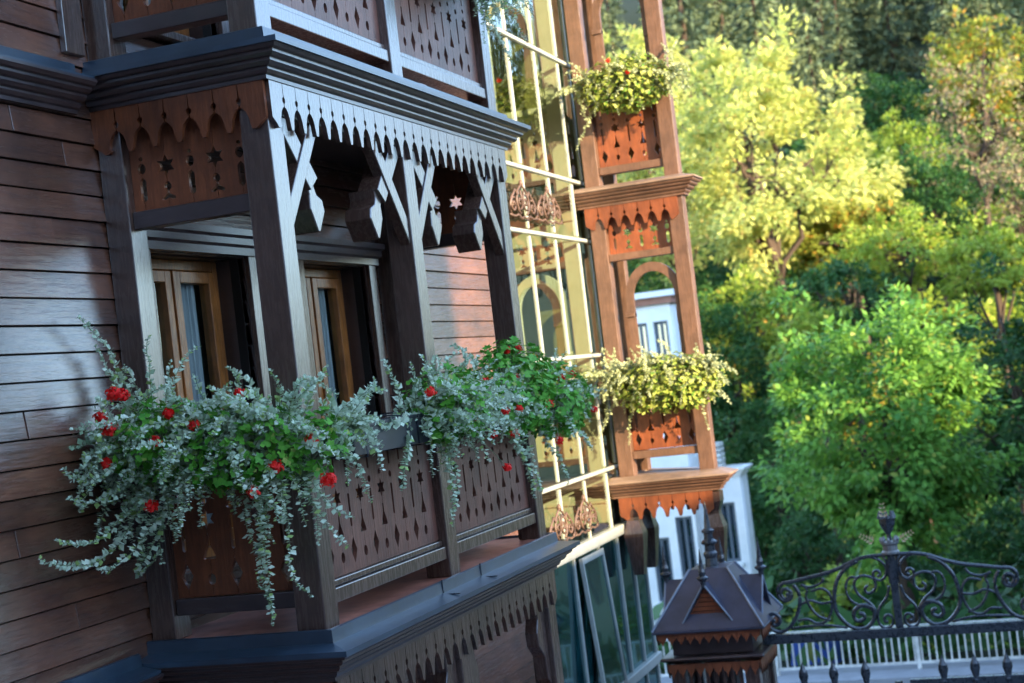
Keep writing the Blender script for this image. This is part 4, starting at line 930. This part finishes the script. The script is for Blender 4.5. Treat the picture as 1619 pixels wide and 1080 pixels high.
def geranium(label, pos, rad, n, flowers, seed, group='red geraniums on the balcony rails', fcol=None, fs=1.0, lm=None, name='geranium'):
    t = thing(name, tuple(pos), label, 'plant', group); rg = np.random.default_rng(seed); mb = MB(); st = MB()
    R = np.array(rad)
    C = []; 
    for i in range(n):
        d = rg.normal(size=3); d /= np.linalg.norm(d); d[2] = d[2]*.8+.1
        C.append(np.array(pos)+d*R*rg.uniform(.4, 1)**.5)
    C = np.array(C)
    # round lobed leaves: 5 rhombi fanned from a stalk
    cc = []; dd = []; nn = []
    for c in C:
        nrm = (c-np.array(pos))/R+np.array([0, 0, .8])+rg.normal(size=3)*.5; nrm /= np.linalg.norm(nrm)
        a = np.cross(nrm, rg.normal(size=3)); a /= np.linalg.norm(a); b = np.cross(nrm, a)
        for k in range(5):
            th = -1.9+k*.95; cc.append(c); dd.append(a*math.cos(th)+b*math.sin(th)+nrm*.15); nn.append(nrm*3)
        if rg.random() < .15: st.tube([tuple(np.array(pos)+np.array([0, 0, -R[2]*.3])), tuple(c)], .0018, 3)
    k = len(cc); leaves(mb, np.array(cc), np.array(dd), rg.uniform(.022, .036, k), rg.uniform(.020, .030, k), np.array(nn))
    obj('foliage', mb, lm or L_GER, t)
    for fl in flowers:
        p = np.array(fl, float)+(np.array([0, -.07, .0]) if pos[0] < .12 else np.array([.06, -.02, 0])); st.tube([tuple(np.array(pos)*.6+p*.4), tuple(p*.75+np.array(pos)*.25+[0, 0, .01]), tuple(p)], .002, 4)
        fm = MB(); k = 90; d = rg.normal(size=(k, 3)); d /= np.linalg.norm(d, axis=1)[:, None]; d[:, 2] = d[:, 2]*.8+.1; r_ = .030*fs*rg.uniform(.85, 1.35)
        side = np.cross(d, rg.normal(size=(k, 3)))
        leaves(fm, p+d*r_*rg.uniform(.3, 1, (k, 1)), side, rg.uniform(.013, .020, k)*fs, rg.uniform(.012, .018, k)*fs, d*3)
        obj('flower', fm, L_RED, t)
    obj('stems', st, L_STEM, t)
    return t
def planter(x0, x1, y0, y1, z0, z1, label):
    t = thing('planter', ((x0+x1)/2, (y0+y1)/2, z0), label, 'planter', 'long planters hung on the balcony rails')
    m_ = MB().box(x0, x1, y0, y0+.008, z0, z1).box(x0, x1, y1-.008, y1, z0, z1).box(x0, x0+.008, y0+.008, y1-.008, z0, z1).box(x1-.008, x1, y0+.008, y1-.008, z0, z1).box(x0+.008, x1-.008, y0+.008, y1-.008, z0, z0+.01)
    m_.box(x0-.006, x0, y0-.006, y1+.006, z1-.018, z1+.002).box(x1, x1+.006, y0-.006, y1+.006, z1-.018, z1+.002).box(x0, x1, y0-.006, y0, z1-.018, z1+.002).box(x0, x1, y1, y1+.006, z1-.018, z1+.002)
    obj('box', m_, PLAST, t, .002); obj('soil', MB().box(x0+.009, x1-.009, y0+.009, y1-.009, z0+.011, z1-.02), BARK, t)
    hb = MB(); 
    L = max(x1-x0, y1-y0)
    for q in (.15, .85):
        if x1-x0 > y1-y0: xx_ = x0+q*L; hb.tube([(xx_, y1+.08, z1+.02), (xx_, y1+.01, z1+.02), (xx_, y0-.01, z1-.0), (xx_, y0-.01, z0-.01), (xx_, y1, z0-.01)], .004, 5)
        else: yy_ = y0+q*L; hb.tube([(x0-.08, yy_, z1+.02), (x0-.01, yy_, z1+.02), (x1+.01, yy_, z1), (x1+.01, yy_, z0-.01), (x0, yy_, z0-.01)], .004, 5)
    obj('hook', hb, IRON, t)
    return t
planter(-.80, -.02, -.16, -.005, .86, 1.00, 'black planter under the left mass of silver foliage and red flowers')
planter(.008, .16, .15, .88, .86, 1.00, 'black planter on the front rail, bare between the left and middle plants')
planter(.008, .16, .90, 1.60, .86, 1.00, 'black planter under the middle mass of silver foliage')
planter(.008, .16, 1.85, 2.95, .86, 1.00, 'black planter at the far end of the front rail under green geraniums')
X_ = lambda *a: list(a)
trailing_plant('largest silver leaved plant, spilling over the left side rail down to the floor', (-.40, -.14, .98), .84, 300, (1, 0, 0), 21, [
    [(-.72, -.14, 1.0), (-.78, -.16, 1.22), (-.78, -.20, 1.42), (-.80, -.40, 1.60)],
    [(-.70, -.14, 1.0), (-.75, -.20, 1.20), (-.79, -.22, 1.36), (-.80, -.30, 1.48)],
    [(-.74, -.14, 1.0), (-.72, -.13, 1.15), (-.76, -.16, 1.30), (-.72, -.20, 1.38)],
    [(-.6, -.2, .95), (-.72, -.35, .95), (-.78, -.5, .90), (-.80, -.64, .97)],
    [(-.6, -.2, .95), (-.72, -.35, .85), (-.78, -.5, .80), (-.80, -.60, .84)],
    [(-.6, -.2, .90), (-.72, -.40, .62), (-.78, -.60, .56), (-.80, -.85, .62)],
    [(-.6, -.2, .90), (-.70, -.40, .72), (-.76, -.55, .64), (-.80, -.72, .68)],
    [(-.55, -.2, .85), (-.62, -.30, .60), (-.70, -.30, .50), (-.74, -.22, .47), (-.66, -.18, .55)],
    [(-.5, -.2, .85), (-.62, -.40, .62), (-.72, -.48, .52), (-.80, -.50, .55)],
    [(-.1, -.2, .85), (-.12, -.24, .60), (-.13, -.22, .40), (-.15, -.2, .20)],
    [(-.08, -.2, .85), (-.10, -.24, .66), (-.16, -.22, .44), (-.14, -.2, .24)],
    [(-.02, -.2, .85), (-.0, -.24, .60), (-.02, -.22, .42), (.05, -.2, .31)],
    [(-.2, -.2, .85), (-.2, -.24, .66), (-.17, -.22, .50), (-.19, -.2, .36)],
    [(.0, -.18, .9), (.10, -.2, .80), (.18, -.15, .66), (.26, -.15, .62)], [(.0, -.18, .9), (.10, -.2, .72), (.16, -.15, .56), (.22, -.15, .50)],
    [(-.05, -.14, 1.0), (-.04, -.12, 1.12), (-.03, -.12, 1.20), (-.06, -.12, 1.27)], [(-.25, -.14, 1.0), (-.26, -.12, 1.15), (-.22, -.12, 1.22), (-.24, -.12, 1.30)],
    [(.02, -.14, 1.0), (.1, -.12, 1.12), (.14, -.1, 1.2), (.17, -.05, 1.26)], [(-.4, -.14, 1.0), (-.37, -.12, 1.12), (-.3, -.12, 1.2), (-.27, -.14, 1.24)]], Lr=(.18, .56))
trailing_plant('silver leaved plant at the corner post between the left and middle masses', (.12, .06, .99), .22, 26, (0, 1, 0), 22, [
    [(.1, .10, 1.0), (.16, .2, 1.05), (.16, .35, 1.10), (.14, .5, 1.2)], [(.1, .1, 1.0), (.18, .05, .9), (.24, .02, .78), (.28, 0.0, .66)]], Lr=(.15, .36), outv=(1, -.2, 0))
trailing_plant('middle silver leaved plant hanging over the front rail', (.13, 1.28, .99), .58, 165, (0, 1, 0), 23, [
    [(.1, .85, 1.0), (.14, .75, 1.12), (.14, .70, 1.2), (.12, .66, 1.28)], [(.1, 1.0, 1.0), (.14, .97, 1.1), (.14, .96, 1.2), (.12, .98, 1.26)],
    [(.14, .85, .98), (.18, .65, .98), (.18, .5, .97), (.16, .38, 1.0)], [(.14, .85, .95), (.18, .70, .85), (.18, .6, .72), (.16, .62, .66)],
    [(.16, 1.1, .9), (.2, 1.12, .75), (.2, 1.15, .6), (.18, 1.14, .42)], [(.16, 1.2, .9), (.2, 1.22, .75), (.2, 1.2, .6), (.18, 1.22, .5)]], Lr=(.15, .42), outv=(1, -.1, 0))
trailing_plant('silver leaved plant between the middle mass and the far geraniums', (.13, 1.95, .97), .45, 45, (0, 1, 0), 24, [
    [(.16, 2.1, .9), (.2, 2.2, .75), (.2, 2.35, .6), (.18, 2.45, .42)], [(.12, 2.0, 1.0), (.14, 1.9, 1.15), (.14, 1.8, 1.25), (.12, 1.6, 1.33)], [(.16, 2.3, .9), (.2, 2.4, .7), (.2, 2.5, .5), (.18, 2.62, .44)]], Lr=(.15, .40), outv=(1, -.1, 0))
trailing_plant('sparse silver leaved plant at the far end of the front rail against the glass wall', (.13, 2.9, .97), .5, 40, (0, 1, 0), 25, [
    [(.16, 3.0, .95), (.2, 3.2, .95), (.2, 3.5, 1.0), (.2, 3.7, 1.05)], [(.16, 3.0, .9), (.2, 3.2, .8), (.22, 3.4, .72), (.22, 3.6, .6)], [(.16, 2.7, .9), (.2, 2.8, .7), (.22, 2.9, .6), (.22, 3.0, .45)]], Lr=(.15, .42), outv=(1, .2, 0))
geranium('leafy geranium with large red blooms at the wall end of the side rail', (-.54, -.25, 1.00), (.27, .22, .24), 420, [(-.70, -.28, 1.25), (-.76, -.30, 1.16), (-.70, -.34, 1.10), (-.72, -.36, .96), (-.55, -.32, .76)], 31, fs=1.15)
geranium('leafy geranium with red blooms in the middle of the side rail', (-.18, -.27, .94), (.34, .20, .24), 440, [(-.47, -.36, 1.03), (-.41, -.33, 1.14), (-.13, -.22, 1.19), (-.05, -.34, .78), (-.66, -.27, 1.24), (-.30, -.33, 1.08)], 32)
geranium('leafy geranium with red blooms at the corner of the rail', (.08, -.12, .93), (.18, .20, .20), 150, [(.18, -.22, .96), (.04, -.30, .87), (.23, -.22, .79)], 33, fs=1.1)
geranium('geranium with scattered red blooms inside the middle silver mass', (.19, 1.25, 1.00), (.22, .32, .26), 360, [(.24, .78, 1.10), (.26, 1.30, .94), (.28, 1.62, .66), (.24, 1.58, .84)], 34, fs=.9)
geranium('bushy green geranium with many red blooms at the far end of the front rail', (.18, 2.28, 1.04), (.22, .46, .34), 800, [(.2, 1.62, 1.12), (.26, 1.75, .95), (.26, 1.98, .95), (.24, 1.92, .82), (.16, 2.37, 1.28), (.16, 2.18, 1.28), (.18, 2.58, 1.22), (.26, 2.52, .95), (.22, 2.1, 1.12)], 35, fs=.9)
geranium('geranium with red blooms beyond the last post, seen against the glass wall', (.19, 2.98, .93), (.22, .44, .29), 620, [(.2, 3.25, 1.10), (.2, 3.2, .99), (.24, 2.87, 1.09), (.24, 3.5, .86), (.22, 3.05, .82), (.22, 2.75, .72)], 36, fs=.9)
# upper balcony plant hanging at the top
trailing_plant('dark silver plant hanging from the upper balcony at the top edge', (.13, 2.55, H+.90), .7, 110, (0, 1, 0), 26, [[(.14, 2.4, H+.9), (.18, 2.5, H+.75), (.18, 2.7, H+.6), (.2, 2.95, H+.42)]], Lr=(.2, .55), outv=(1, 0, 0))
planter(.008, .16, 2.1, 2.95, H+.86, H+1.0, 'black planter on the upper balcony at the top edge')
# far bay planters
planter(-.62, -.06, TY-.15, TY-.004, .90, 1.02, 'planter on the sunlit middle balcony of the far bay')
planter(-.62, -.06, TY-.15, TY-.004, H+.94, H+1.06, 'planter on the sunlit upper balcony of the far bay')
trailing_plant('sunlit yellow green plant spilling over the middle rail of the far bay', (-.26, TY-.14, 1.0), 1.0, 200, (1, 0, 0), 27, [
    [(.1, TY-.1, 1.0), (.2, TY-.15, 1.0), (.28, TY-.12, .92), (.34, TY-.1, .86)], [(.1, TY-.1, .95), (.2, TY-.15, .85), (.28, TY-.12, .75), (.33, TY-.1, .66)], [(.0, TY-.1, .9), (.06, TY-.15, .75), (.08, TY-.12, .6), (.10, TY-.1, .46)],
    [(-.5, TY-.1, .9), (-.56, TY-.2, .7), (-.6, TY-.2, .55), (-.62, TY-.2, .40)], [(-.5, TY-.1, .95), (-.7, TY-.2, .8), (-.8, TY-.3, .6), (-.86, TY-.3, .5)], [(-.5, TY-.1, 1.0), (-.7, TY-.2, .9), (-.86, TY-.2, .85), (-.98, TY-.3, .9)][:3]], material=L_SILVERY, Lr=(.16, .46), leaf=.030, group='sunlit plants on the far bay')
trailing_plant('sunlit green plant with orange red flowers on the upper rail of the far bay', (-.28, TY-.14, H+1.03), .95, 120, (1, 0, 0), 28, [
    [(-.5, TY-.1, H+.95), (-.6, TY-.2, H+.8), (-.7, TY-.25, H+.6), (-.76, TY-.3, H+.47)], [(0, TY-.1, H+.95), (.1, TY-.2, H+.9), (.16, TY-.2, H+.85), (.2, TY-.2, H+.75)]], material=L_SILVERY, Lr=(.14, .42), leaf=.030, group='sunlit plants on the far bay')
geranium('geranium with orange red blooms on the upper rail of the far bay', (-.26, TY-.18, H+.98), (.48, .24, .33), 1050, [(-.19, TY-.28, 3.70), (-.36, TY-.25, 3.84), (-.05, TY-.2, 3.72)], 37, lm=L_BUSH, fs=.75)
geranium('leafy green plant mixed into the middle rail flowers of the far bay', (-.20, TY-.20, .88), (.54, .26, .34), 1300, [], 38, group='sunlit plants on the far bay', lm=L_BUSH, name='leafy_plant')
